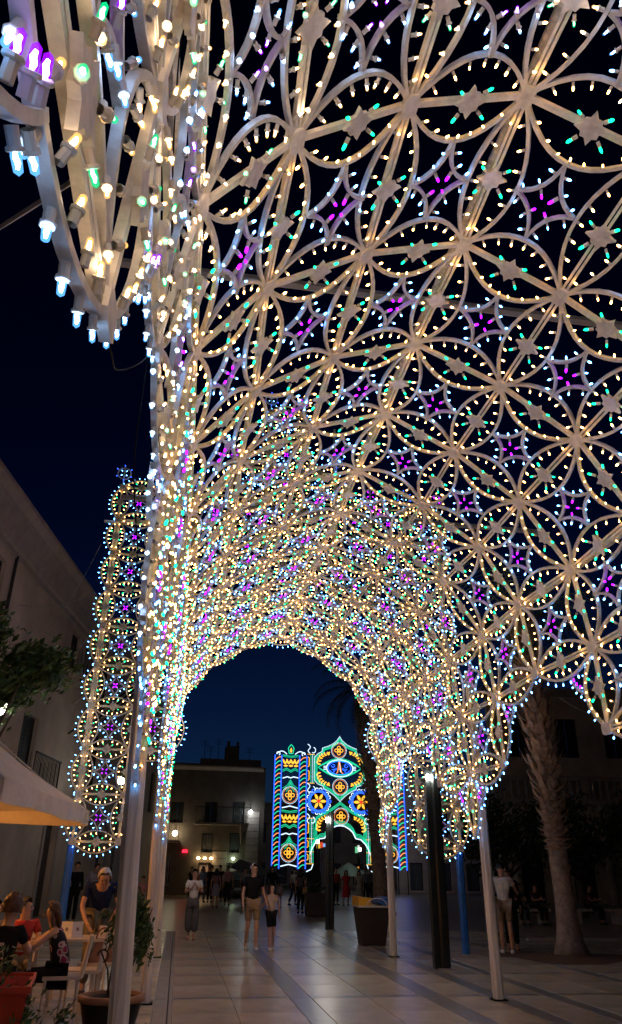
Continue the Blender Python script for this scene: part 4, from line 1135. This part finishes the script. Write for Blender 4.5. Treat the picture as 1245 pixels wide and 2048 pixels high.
for nm, lab, x, y, z, w, h, cols in (("shop_sign", "lit green white and red shop sign left under the far arch", 10.2, 58, 3.0, .65, .42, ((.9, .5, .05), (.7, .06, .02), (.25, .5, 1.0))), ("shop_sign", "lit green white and red shop sign right under the far arch", 13.1, 58.5, 2.75, .45, .52, ((.15, .6, .3), (.8, .85, .8), (.9, .12, .02))), ("shop_sign", "small blue square sign under the far arch", 12.25, 57.6, 1.65, .34, .27, ((.2, .5, 1.0),)), ("street_light", "amber upright light strip under the far arch", 13.0, 58.0, 1.35, .15, .6, ((1.0, .35, .03),))):
    t = thing(nm, lab, "sign" if nm == "shop_sign" else "light", (x - w / 2, y, z))
    for k, c in enumerate(cols):
        b = MB(); u0_, u1_ = (0, .42, .74, 1.0)[k] if len(cols) > 1 else 0, (0, .42, .74, 1.0)[k + 1] if len(cols) > 1 else 1
        b.box((w * u0_, 0, h * (.12 * k)), (w * u1_ - .01, .08, h * (1 - .2 * ((k + 1) % 2)))); b.build("panel", emit("sign_light", c, .8), t)
    if w == .34:
        b = MB(); b.box((.07, -.02, .05), (.27, -.005, .09)); b.box((.07, -.02, .09), (.11, -.005, .21)); b.box((.23, -.02, .09), (.27, -.005, .21)); b.build("sign_mark", emit("sign_white", (.9, .95, 1), 1.5), t)
    b = MB(); b.box((w * .45, .09, -z), (w * .45 + .06, .15, .0)); b.build("sign_post", M_black, t)
# thin guy cables
for pts, lab in ((((-2.6, FY + .1, 8.9), (-3.9, 22, 8.6), (-5.2, 26.2, 9.2)), "thin cable from the left wing to the plaster house cornice"), (((-2.5, FY + .1, 6.6), (-3.8, 21, 6.2), (-5.3, 25, 6.4)), "lower thin cable from the left wing to the plaster house"), (((-2.55, FY + .1, 7.6), (-4, 21, 8.2), (-5.6, 23, 8.9)), "middle thin cable from the left wing to the plaster house"), (((4.6, vring(5), 3.6), (7, 12, 3.9), (14, 20, 5.0)), "thin cable behind the right side arch"), (((-.4, 1.4, 3.2), (-2, 3.5, 4.2), (-6, 8, 7)), "thin cable crossing the dark sky at upper left")):
    b = MB(); A, B_, C_ = [Vector(p) for p in pts]; b.tube([A * (1 - u) ** 2 + B_ * 2 * u * (1 - u) + C_ * u * u for u in np.linspace(0, 1, 12)], .008, 4)
    tag(b.build("cable", mat("cable_grey", (.35, .34, .33), .5)), lab, "cable", "guy cables")
# ================================================================ people
SKINQ = []
def skin_mesh(name, V, E, Rr, m, parent, sub=1):
    me = bpy.data.meshes.new(name); me.from_pydata([tuple(v) for v in V], E, []); me.update()
    o = bpy.data.objects.new(name, me); COL.objects.link(o)
    md = o.modifiers.new("skin", 'SKIN'); md.use_smooth_shade = True
    lay = me.skin_vertices[0] if me.skin_vertices else None
    for i, r in enumerate(Rr):
        lay.data[i].radius = (r, r) if not isinstance(r, tuple) else r
    lay.data[0].use_root = True
    if sub: sb = o.modifiers.new("sub", 'SUBSURF'); sb.levels = sub; sb.render_levels = sub
    SKINQ.append((o, m, parent))
    return o
def skin_flush():
    dg = bpy.context.evaluated_depsgraph_get(); dg.update()
    for o, m, parent in SKINQ:
        ev = o.evaluated_get(dg); me = bpy.data.meshes.new_from_object(ev); nm = o.name.split('.')[0]
        me.materials.clear(); me.materials.append(m)
        n = link(nm, me, parent)
    for o, m, parent in SKINQ:
        old = o.data; bpy.data.objects.remove(o); bpy.data.meshes.remove(old)
    SKINQ.clear()
SK = [mat("skin_%d" % i, c, .5) for i, c in enumerate(((.52, .30, .20), (.42, .23, .15), (.28, .15, .10)))]
CM = {}
def cl(c, r=.85):
    k = tuple(c)
    if k not in CM: CM[k] = mat("fabric", c, r, noise=(6, .3), bump=(11, .7, .035), spec=.15)
    return CM[k]
HAIR = {'dark': mat("dark_hair", (.014, .010, .008), .5, bump=(60, .8, .02)), 'brown': mat("brown_hair", (.10, .045, .02), .5, noise=(40, .6), bump=(60, .9, .02)), 'grey': mat("grey_hair", (.35, .33, .31), .6), 'white': mat("white_hair", (.62, .60, .58), .6, bump=(60, .8, .02))}
M_eye = mat("eye_dark", (.01, .01, .01), .2); M_shoe_w = mat("white_shoe", (.82, .80, .76), .5); M_shoe_d = mat("dark_shoe", (.02, .02, .02), .5)
STAND = dict(pel=(0, 0, .93), wst=(0, 0, 1.10), cst=(0, -.01, 1.30), nek=(0, 0, 1.45), hed=(0, -.015, 1.58), top=(0, -.005, 1.66),
    lh=(.085, 0, .90), lk=(.09, -.01, .50), la=(.095, .02, .09), lt=(.105, -.13, .035), rh=(-.085, 0, .90), rk=(-.09, -.01, .50), ra=(-.095, .02, .09), rt=(-.105, -.13, .035),
    ls=(.17, 0, 1.39), le=(.225, .03, 1.12), lw=(.235, -.04, .88), lf=(.235, -.06, .79), rs=(-.17, 0, 1.39), re=(-.225, .03, 1.12), rw=(-.235, -.04, .88), rf=(-.235, -.06, .79))
WALK = dict(lk=(.085, -.10, .50), la=(.085, -.06, .10), lt=(.09, -.22, .05), rk=(-.085, .02, .49), ra=(-.085, .24, .13), rt=(-.09, .12, .03), le=(.23, .07, 1.13), lw=(.25, .04, .88), lf=(.25, .0, .79), re=(-.23, 0, 1.12), rw=(-.24, -.12, .90), rf=(-.24, -.15, .81))
SIT = dict(pel=(0, 0, .52), wst=(0, .0, .70), cst=(0, -.03, .90), nek=(0, -.05, 1.04), hed=(0, -.08, 1.165), top=(0, -.075, 1.245), lh=(.09, -.02, .50), lk=(.11, -.42, .50), la=(.11, -.40, .09), lt=(.11, -.54, .035), rh=(-.09, -.02, .50), rk=(-.11, -.42, .50), ra=(-.11, -.40, .09), rt=(-.11, -.54, .035),
    ls=(.165, -.03, .98), le=(.22, -.16, .76), lw=(.14, -.36, .79), lf=(.10, -.44, .80), rs=(-.165, -.03, .98), re=(-.22, -.16, .76), rw=(-.14, -.36, .79), rf=(-.10, -.44, .80))
RAD = dict(pel=.125, wst=.105, cst=.125, nek=.05, hed=.088, top=.062, lh=.085, lk=.055, la=.038, lt=.033, rh=.085, rk=.055, ra=.038, rt=.033, ls=.052, le=.038, lw=.026, lf=.026, rs=.052, re=.038, rw=.026, rf=.026)
EDG = [('pel', 'wst'), ('wst', 'cst'), ('cst', 'nek'), ('nek', 'hed'), ('hed', 'top'), ('pel', 'lh'), ('lh', 'lk'), ('lk', 'la'), ('la', 'lt'), ('pel', 'rh'), ('rh', 'rk'), ('rk', 'ra'), ('ra', 'rt'),
       ('cst', 'ls'), ('ls', 'le'), ('le', 'lw'), ('cst', 'rs'), ('rs', 're'), ('re', 'rw')]
def person(label, x, y, rz, H=1.70, pose=None, top=(.5, .5, .5), bottom=(.1, .1, .12), legs='trousers', sleeves='short', hair='dark', hairlen='short', shoes='d', skin=0, turn=0.0, detail=True, group=None, z=0, print_=None, fat=1.0, tilt=0.0):
    J = dict(STAND); J.update(pose or {}); k = H / 1.70
    J = {n: Vector(v) * k for n, v in J.items()}
    t = thing("person", label, "person", (x, y, z), rz, group)
    names = [n for n in J if n not in ('lf', 'rf')]
    V = [J[n] for n in names]; Rr = [RAD[n] * k * (.78 * fat if n in ('pel', 'wst', 'cst') else .82 if n in ('ls', 'rs', 'lh', 'rh') else 1) for n in names]; ix = {n: i for i, n in enumerate(names)}
    E = [(ix[a], ix[b]) for a, b in EDG]
    for s in 'lr':       # hands: palm and five fingers
        w, f = J[s + 'w'], J[s + 'f']; d = (f - w); L = d.length; d = d.normalized()
        side = Vector((1 if s == 'l' else -1, 0, 0)); side = (side - d * side.dot(d)); side = side.normalized() if side.length > .1 else Vector((0, 1, 0))
        fr = d.cross(side).normalized(); pi = len(V); V.append(w + d * L * .55); Rr.append(.027 * k); E.append((ix[s + 'w'], pi))
        if detail:
            for q, ln in enumerate((.075, .085, .08, .062)):
                o = w + d * L * .95 + fr * (q - 1.5) * .017 * k
                V += [o, o + d * ln * .55 * k - side * .006 * k, o + d * ln * k - side * .022 * k]; Rr += [.0095 * k, .0085 * k, .007 * k]
                E += [(pi, len(V) - 3), (len(V) - 3, len(V) - 2), (len(V) - 2, len(V) - 1)]
            o = w + d * L * .5 + fr * -.03 * k
            V += [o + d * .02 * k + fr * -.012 * k, o + d * .055 * k + fr * -.014 * k]; Rr += [.010 * k, .008 * k]; E += [(pi, len(V) - 2), (len(V) - 2, len(V) - 1)]
        else: V.append(w + d * (L + .06 * k)); Rr.append(.018 * k); E.append((pi, len(V) - 1))
    root = ix['pel']; 
    if root: V[0], V[root] = V[root], V[0]
    skin_mesh("body", V, E, Rr, SK[skin], t)
    ad = .016 * k
    # upper garment
    sn = ['cst', 'wst', 'pel', 'ls', 'rs']; pts = [J[n] for n in sn]; rr = [RAD[n] * k * (fat if n in ('pel', 'wst', 'cst') else 1) + ad * 1.1 for n in sn]
    se = [(0, 1), (1, 2), (0, 3), (0, 4)]
    if legs == 'tucked': pass
    up_ = J['cst'].lerp(J['nek'], .55); pts.append(up_); rr.append(.082 * k); se.append((0, 5))
    for s, b0 in (('l', 3), ('r', 4)):
        if sleeves != 'none':
            e = J[s + 's'].lerp(J[s + 'e'], .62 if sleeves == 'short' else 1.0); pts.append(e); rr.append((.046 if sleeves == 'short' else .042) * k + ad * .6); se.append((b0, len(pts) - 1))
            if sleeves == 'long': pts.append(J[s + 'e'].lerp(J[s + 'w'], .92)); rr.append(.034 * k); se.append((len(pts) - 2, len(pts) - 1))
    skin_mesh("shirt", pts, se, rr, cl(top) if not print_ else print_, t)
    # lower garment
    if legs in ('trousers', 'shorts', 'wide'):
        pts = [J['pel'] - Vector((0, 0, .01)), J['lh'], J['rh']]; rr = [(RAD['pel'] * fat) * k + ad * .9, .092 * k, .092 * k]; se = [(0, 1), (0, 2)]
        for s, b0 in (('l', 1), ('r', 2)):
            if legs == 'shorts':
                pts.append(J[s + 'h'].lerp(J[s + 'k'], .86)); rr.append(.082 * k); se.append((b0, len(pts) - 1))
            else:
                w = 1.0 if legs == 'trousers' else 1.55
                pts.append(J[s + 'k']); rr.append(.072 * k * w); se.append((b0, len(pts) - 1)); pts.append(J[s + 'k'].lerp(J[s + 'a'], .93 if w == 1 else .8)); rr.append(.058 * k * w * 1.1); se.append((len(pts) - 2, len(pts) - 1))
        skin_mesh(legs if legs == 'shorts' else "trousers", pts, se, rr, cl(bottom), t)
    elif legs in ('skirt', 'dress'):
        zz = .52 if legs == 'skirt' else .42; b = MB(); n = 16; rings = [(.125, 1.08), (.155, .92), (.185, .72), (.205, zz)]
        c0 = J['pel']
        for r, z_ in rings:
            for q in range(n):
                a = 2 * math.pi * q / n; rr_ = r * k * (1 + .06 * math.sin(5 * a) * (1.08 - z_) * 2); b.v.append((c0.x + rr_ * math.cos(a), c0.y + rr_ * .8 * math.sin(a), z_ * k))
        for i in range(3):
            for q in range(n): b.f.append((i * n + q, i * n + (q + 1) % n, (i + 1) * n + (q + 1) % n, (i + 1) * n + q)); b.m.append(0)
        b.build("skirt", cl(bottom), t, True)
    # head: hair, eyes, nose, mouth, ears, in the head's own frame
    h = J['hed']; ax = (J['top'] - J['nek']).normalized(); rot = Matrix.Rotation(turn, 3, 'Z')
    F = Vector((0, -1, 0)); q = Vector((0, 0, 1)).rotation_difference(ax); F = q @ (rot @ F); S = ax.cross(F).normalized(); F = S.cross(ax)
    R = .092 * k; c = h + ax * .028 * k
    b = MB(); n, m_ = 14, 9
    for i in range(m_):
        ph = (.02 + .98 * i / (m_ - 1)) * (1.95 if hairlen != 'short' else 1.62)
        for j in range(n):
            a = 2 * math.pi * j / n; back = -math.cos(a)     # a=0 is the face
            lim = ph if back > -.25 else min(ph, .52 + .25 * (back + 1))
            jit = 1 + .05 * math.sin(7 * a + 3 * i) + .035 * random.uniform(-1, 1) + (.10 * math.sin(5 * a + 9 * i) if hairlen == 'curly' else 0)
            rr_ = R * (1.13 if hairlen != 'short' else 1.08) * jit * (1.28 if hairlen == 'curly' else 1)
            d = F * math.cos(a) * math.sin(lim) + S * math.sin(a) * math.sin(lim) * .9 + ax * math.cos(lim) * 1.1
            b.v.append(tuple(c + d * rr_ - F * .006 * k))
    for i in range(m_ - 1):
        for j in range(n): b.f.append((i * n + j, i * n + (j + 1) % n, (i + 1) * n + (j + 1) % n, (i + 1) * n + j)); b.m.append(0)
    b.f.append(tuple(range(n))); b.m.append(0)
    ho = b.build("hair", HAIR[hair], t, True)
    if hairlen == 'long':
        b = MB()
        for sx in (-.055, -.03, 0, .03, .055): b.tube([c + S * sx * k - F * .05 * k, c + S * sx * 1.3 * k - F * .085 * k - ax * .10 * k, c + S * sx * 1.4 * k - F * .075 * k - ax * .26 * k], [.035 * k, .036 * k, .014 * k], 6)
        for sg in (-1, 1): b.tube([c + S * sg * .075 * k, c + S * sg * .09 * k - ax * .10 * k, c + S * sg * .085 * k - ax * .2 * k], [.028 * k, .026 * k, .012 * k], 6)
        b.build("hair_length", HAIR[hair], ho, True)
    if detail:
        e0 = h + ax * .02 * k
        for sg in (-1, 1): b = MB(); b.sphere(e0 + F * .081 * k + S * sg * .032 * k, .0095 * k, 6, 4); b.build("eye", M_eye, t)
        b = MB(); nz = e0 + F * .086 * k
        b.add([nz + ax * .008 * k, nz - ax * .034 * k + S * .014 * k, nz - ax * .034 * k - S * .014 * k, nz - ax * .030 * k + F * .024 * k], [(0, 1, 3), (0, 3, 2), (1, 2, 3), (0, 2, 1)]); b.build("nose", SK[skin], t)
        b = MB(); b.tube([e0 + F * .078 * k - ax * .055 * k + S * sx * k for sx in (-.024, 0, .024)], .0055 * k, 5); b.build("mouth", mat("lips", (.25, .07, .06), .5), t)
        for sg in (-1, 1): b = MB(); b.sphere(e0 + S * sg * .088 * k - ax * .012 * k, .02 * k, 6, 5, 0, (.5, .8, 1.4)); b.build("ear", SK[skin], t)
    for s in 'lr':
        a_, t_ = J[s + 'a'], J[s + 't']; b = MB(); d = Vector((t_.x - a_.x, t_.y - a_.y, 0)).normalized()
        fl = t_.z - .035 * k
        P0 = Vector((a_.x, a_.y, fl)) - d * .055 * k
        b.tube([P0 + Vector((0, 0, .045 * k)), P0 + d * .08 * k + Vector((0, 0, .045 * k)), P0 + d * .17 * k + Vector((0, 0, .035 * k)), P0 + d * .24 * k + Vector((0, 0, .028 * k))], [.036 * k, .044 * k, .044 * k, .024 * k], 8)
        b.build("shoe", M_shoe_w if shoes == 'w' else M_shoe_d if shoes == 'd' else SK[skin], t, True)
    return t, J, k

# walkers in the tunnel
chest = dict(le=(.23, -.05, 1.13), lw=(.06, -.19, 1.26), lf=(.02, -.19, 1.33), re=(-.23, -.05, 1.13), rw=(-.06, -.19, 1.24), rf=(-.02, -.19, 1.32), lk=(.08, -.05, .5), la=(.07, -.02, .09), lt=(.07, -.17, .035), ra=(-.06, .12, .09), rt=(-.07, -.02, .035))
person("woman in a white top and wide grey trousers holding her hands to her chin", .44, 21.0, .05, 1.57, chest, (.76, .74, .70), (.10, .10, .105), 'wide', 'short', 'dark', 'short', 's', 1)
hold = dict(WALK); hold.update(le=(.24, .03, 1.12), lw=(.30, -.02, .92), lf=(.33, -.03, .84))
t, J, k = person("grey haired man with glasses in a black shirt and tan shorts walking forward", 1.70, 18.35, .08, 1.70, hold, (.010, .010, .011), (.33, .22, .12), 'shorts', 'short', 'grey', 'short', 'w', 0, .75)
b = MB(); h = J['hed'] + Vector((0, 0, .02)); R3 = Matrix.Rotation(.75, 3, 'Z')
for sg in (-1, 1): b.tube([h + R3 @ Vector((sg * .034 + .024 * math.cos(a), -.100, .018 * math.sin(a))) for a in np.linspace(0, 2 * math.pi, 9)], .003, 4)
for sg in (-1, 1): b.tube([h + R3 @ Vector((sg * .06, -.098, 0)), h + R3 @ Vector((sg * .09, .0, 0))], .003, 4)
b.build("glasses", M_wire, t)
gh = dict(WALK); gh.update(re=(-.24, .03, 1.14), rw=(-.36, -.03, 1.03), rf=(-.42, -.05, .98), lk=(.08, -.02, .5), la=(.09, .1, .1), lt=(.09, -.03, .035), rk=(-.05, -.12, .5), ra=(-.04, -.10, .09), rt=(-.04, -.25, .035))
person("girl in a cream top and black shorts walking beside the man", 2.13, 18.45, .1, 1.30, gh, (.50, .38, .28), (.012, .012, .013), 'shorts', 'none', 'dark', 'long', 'w', 0, .3)
hip = dict(le=(.34, .06, 1.17), lw=(.20, -.05, 1.00), lf=(.14, -.08, .98), re=(-.30, -.14, 1.18), rw=(-.38, -.34, 1.12), rf=(-.38, -.42, 1.12))
person("man in a white shirt and beige shorts seen from behind at the right post", 7.25, 17.6, math.pi - .25, 1.78, hip, (.82, .80, .76), (.30, .23, .17), 'shorts', 'short', 'dark', 'short', 'w', 0, -.4)
person("figure in black standing close beside the man in the white shirt", 7.68, 18.3, 2.6, 1.70, None, (.008, .008, .009), (.008, .008, .009), 'trousers', 'long', 'dark', 'short', 's', 1)

# cafe guests
M_floral = bpy.data.materials.new("floral_dress"); M_floral.use_nodes = True; tt = M_floral.node_tree; bs = tt.nodes["Principled BSDF"]; bs.inputs["Roughness"].default_value = .8
tc = tt.nodes.new("ShaderNodeTexCoord"); vo = tt.nodes.new("ShaderNodeTexVoronoi"); vo.inputs["Scale"].default_value = 8.5; rp = tt.nodes.new("ShaderNodeValToRGB"); rp.color_ramp.interpolation = 'CONSTANT'
rp.color_ramp.elements[0].color = (.30, .03, .10, 1); rp.color_ramp.elements[1].position = .30; rp.color_ramp.elements[1].color = (.62, .45, .42, 1)
e = rp.color_ramp.elements.new(.40); e.color = (.008, .008, .012, 1)
tt.links.new(tc.outputs["Object"], vo.inputs["Vector"]); tt.links.new(vo.outputs["Distance"], rp.inputs["Fac"]); tt.links.new(rp.outputs["Color"], bs.inputs["Base Color"])
lean = dict(SIT); lean.update(cst=(0, -.10, .90), nek=(0, -.14, 1.03), hed=(0, -.18, 1.15), top=(0, -.18, 1.23), ls=(.165, -.11, .97), rs=(-.165, -.11, .97), le=(.24, -.34, .80), lw=(.14, -.52, .80), lf=(.1, -.6, .80), re=(-.23, -.34, .80), rw=(-.12, -.52, .80), rf=(-.08, -.6, .80))
person("woman with auburn hair in a black floral dress leaning on the cafe table", -1.26, 10.25, -1.45, 1.62, lean, (.01, .01, .01), (.012, .010, .014), 'skirt' if False else 'trousers', 'none', 'brown', 'long', 'd', 0, 0, True, "cafe guests", 0, M_floral)
person("short haired woman in a red patterned top seated at the cafe table", -1.92, 11.3, .35, 1.62, SIT, (.45, .05, .04), (.2, .18, .17), 'trousers', 'short', 'dark', 'short', 'd', 0, .9, True, "cafe guests")
person("dark haired girl resting her chin at the far cafe seat", -2.42, 11.95, .2, 1.55, SIT, (.10, .10, .11), (.05, .05, .06), 'trousers', 'short', 'dark', 'short', 'd', 0, .5, True, "cafe guests")
person("curly haired guest in a black top seated with back turned", -1.80, 9.55, math.pi - .3, 1.68, SIT, (.012, .012, .013), (.03, .03, .035), 'trousers', 'short', 'brown', 'curly', 'd', 0, 0, True, "cafe guests")
bend = dict(pel=(0, .05, .93), wst=(0, -.02, 1.09), cst=(0, -.15, 1.24), nek=(0, -.26, 1.34), hed=(0, -.35, 1.43), top=(0, -.41, 1.48), ls=(.19, -.17, 1.32), le=(.25, -.26, 1.06), lw=(.16, -.42, .90), lf=(.12, -.48, .84), rs=(-.19, -.17, 1.32), re=(-.25, -.26, 1.06), rw=(-.17, -.42, .88), rf=(-.13, -.48, .82))
person("white haired old man in a navy polo shirt bending over a chair", -1.08, 12.35, .15, 1.74, bend, (.018, .028, .075), (.22, .19, .14), 'trousers', 'short', 'white', 'short', 'd', 0, 0, True, None, 0, None, 1.15)
# people by the plaster house
person("man in a dark suit standing by the plaster house", -3.1, 26.2, .5, 1.72, None, (.008, .008, .009), (.008, .008, .009), 'trousers', 'long', 'dark', 'short', 'd', 1, 0, False)
person("man in a pale grey shirt leaning beside the dark suited man", -2.75, 27.6, .9, 1.72, dict(cst=(0, -.08, 1.29), nek=(0, -.12, 1.43), hed=(0, -.16, 1.55), top=(0, -.17, 1.63)), (.34, .34, .38), (.05, .05, .06), 'trousers', 'long', 'dark', 'short', 'd', 1, 0, False)
person("child in a white and red top between the left posts", -1.15, 28.5, .3, 1.32, None, (.50, .22, .22), (.3, .28, .27), 'shorts', 'short', 'dark', 'short', 'd', 1, 0, False)
# crowd at the end of the square
for lab, x, y, rz, Hh, tp, bt, lg, sl, hr, hl, ps in (
    ("woman in a light blue shirt left of the crowd", 1.3, 42.5, .4, 1.66, (.28, .33, .42), (.12, .15, .22), 'trousers', 'short', 'dark', 'long', WALK),
    ("woman in black with big hair beside the light blue shirt", 1.72, 43.0, .2, 1.70, (.01, .01, .012), (.01, .01, .012), 'trousers', 'long', 'dark', 'curly', None),
    ("woman in a lilac skirt and rose top in the crowd", 1.75, 37.4, 2.9, 1.58, (.26, .14, .15), (.30, .26, .34), 'skirt', 'short', 'dark', 'long', None),
    ("man in black before the lit doorway", 2.25, 44.0, 3.0, 1.74, (.01, .01, .011), (.012, .012, .014), 'trousers', 'short', 'dark', 'short', None),
    ("man in a pink shirt and dark trousers in the crowd", 2.42, 39.6, 3.1, 1.72, (.38, .21, .22), (.02, .02, .024), 'trousers', 'short', 'dark', 'short', WALK),
    ("person in a pale shirt just left of the man in the black shirt", 3.25, 39.8, 2.6, 1.66, (.30, .30, .31), (.03, .03, .035), 'trousers', 'short', 'dark', 'short', None),
    ("woman in a long black dress behind the girl", 4.25, 36.9, .2, 1.74, (.008, .008, .01), (.008, .008, .01), 'dress', 'long', 'dark', 'long', None),
    ("small child in white behind the girl", 4.75, 38.0, .2, 1.05, (.45, .42, .42), (.3, .2, .2), 'shorts', 'short', 'dark', 'short', None),
    ("woman in a white blouse and jeans near the planter", 5.75, 40.6, .6, 1.62, (.42, .41, .40), (.03, .05, .10), 'trousers', 'short', 'dark', 'long', WALK),
    ("man in a dark vest next to the white blouse", 6.1, 40.2, -.5, 1.72, (.03, .03, .035), (.02, .025, .04), 'trousers', 'short', 'dark', 'short', None),
    ("woman with a yellow bag before the dark planter", 5.0, 33.2, 2.7, 1.62, (.10, .08, .07), (.015, .015, .016), 'trousers', 'short', 'dark', 'long', None),
    ("woman in a red dress under the far arch", 8.35, 40.2, .1, 1.58, (.50, .03, .04), (.50, .03, .04), 'dress', 'short', 'dark', 'long', WALK),
    ("man in a red shirt beside the woman in the red dress", 7.95, 40.8, .3, 1.70, (.32, .05, .03), (.02, .02, .02), 'trousers', 'short', 'dark', 'short', None),
    ("woman in a beige dress walking right of the red dress", 9.15, 40.8, -.3, 1.58, (.42, .36, .30), (.42, .36, .30), 'dress', 'short', 'dark', 'long', WALK),
    ("man in a grey shirt far right under the arch", 10.0, 43.0, .2, 1.70, (.25, .25, .26), (.05, .05, .06), 'trousers', 'short', 'dark', 'short', None),
    ("man in a pale shirt behind the beige dress", 10.6, 44.5, .4, 1.72, (.30, .29, .30), (.03, .03, .03), 'trousers', 'short', 'dark', 'short', None),
    ("person in dark blue at the left end of the crowd", .75, 44.5, .8, 1.64, (.02, .03, .06), (.02, .02, .02), 'trousers', 'short', 'dark', 'short', None)):
    t, J, k = person(lab, x, y, rz, Hh, ps, tp, bt, lg, sl, hr, hl, 'd', 1, 0, False, "crowd at the end of the square")
    if 'yellow bag' in lab:
        b = MB(); b.box((-.32, -.12, .72), (-.12, .12, .95)); b.build("shoulder_bag", mat("mustard_bag", (.35, .20, .05), .6), t)
# benches with seated figures by the clipped trees
bt_ = []
for i, (x, y, lab) in enumerate(((11.8, 27.2, "stone bench left of the near palm in the dark"), (14.8, 27.6, "stone bench right of the near palm in the dark"))):
    t = thing("stone_bench", lab, "bench", (x, y, 0)); b = MB(); b.box((-1.0, -.22, .40), (1.0, .22, .48)); b.build("seat", M_trim, t)
    for sx in (-.75, .75): b = MB(); b.box((sx - .1, -.18, 0), (sx + .1, .18, .40)); b.build("leg", M_trim, t)
for i, (x, lab) in enumerate(((11.2, "seated dark figure left on the bench by the near palm"), (11.8, "seated dark figure in the middle of the bench by the near palm"), (12.4, "seated dark figure right on the bench by the near palm"), (14.6, "lone seated dark figure on the bench right of the near palm"))):
    person(lab, x, 27.3 if i < 3 else 27.6, .3 * (i - 1), 1.66, SIT, (.03 + .02 * i, .03, .035), (.02, .02, .022), 'trousers', 'short', 'dark', 'short', 'd', 1, 0, False, "people on the benches")
skin_flush()
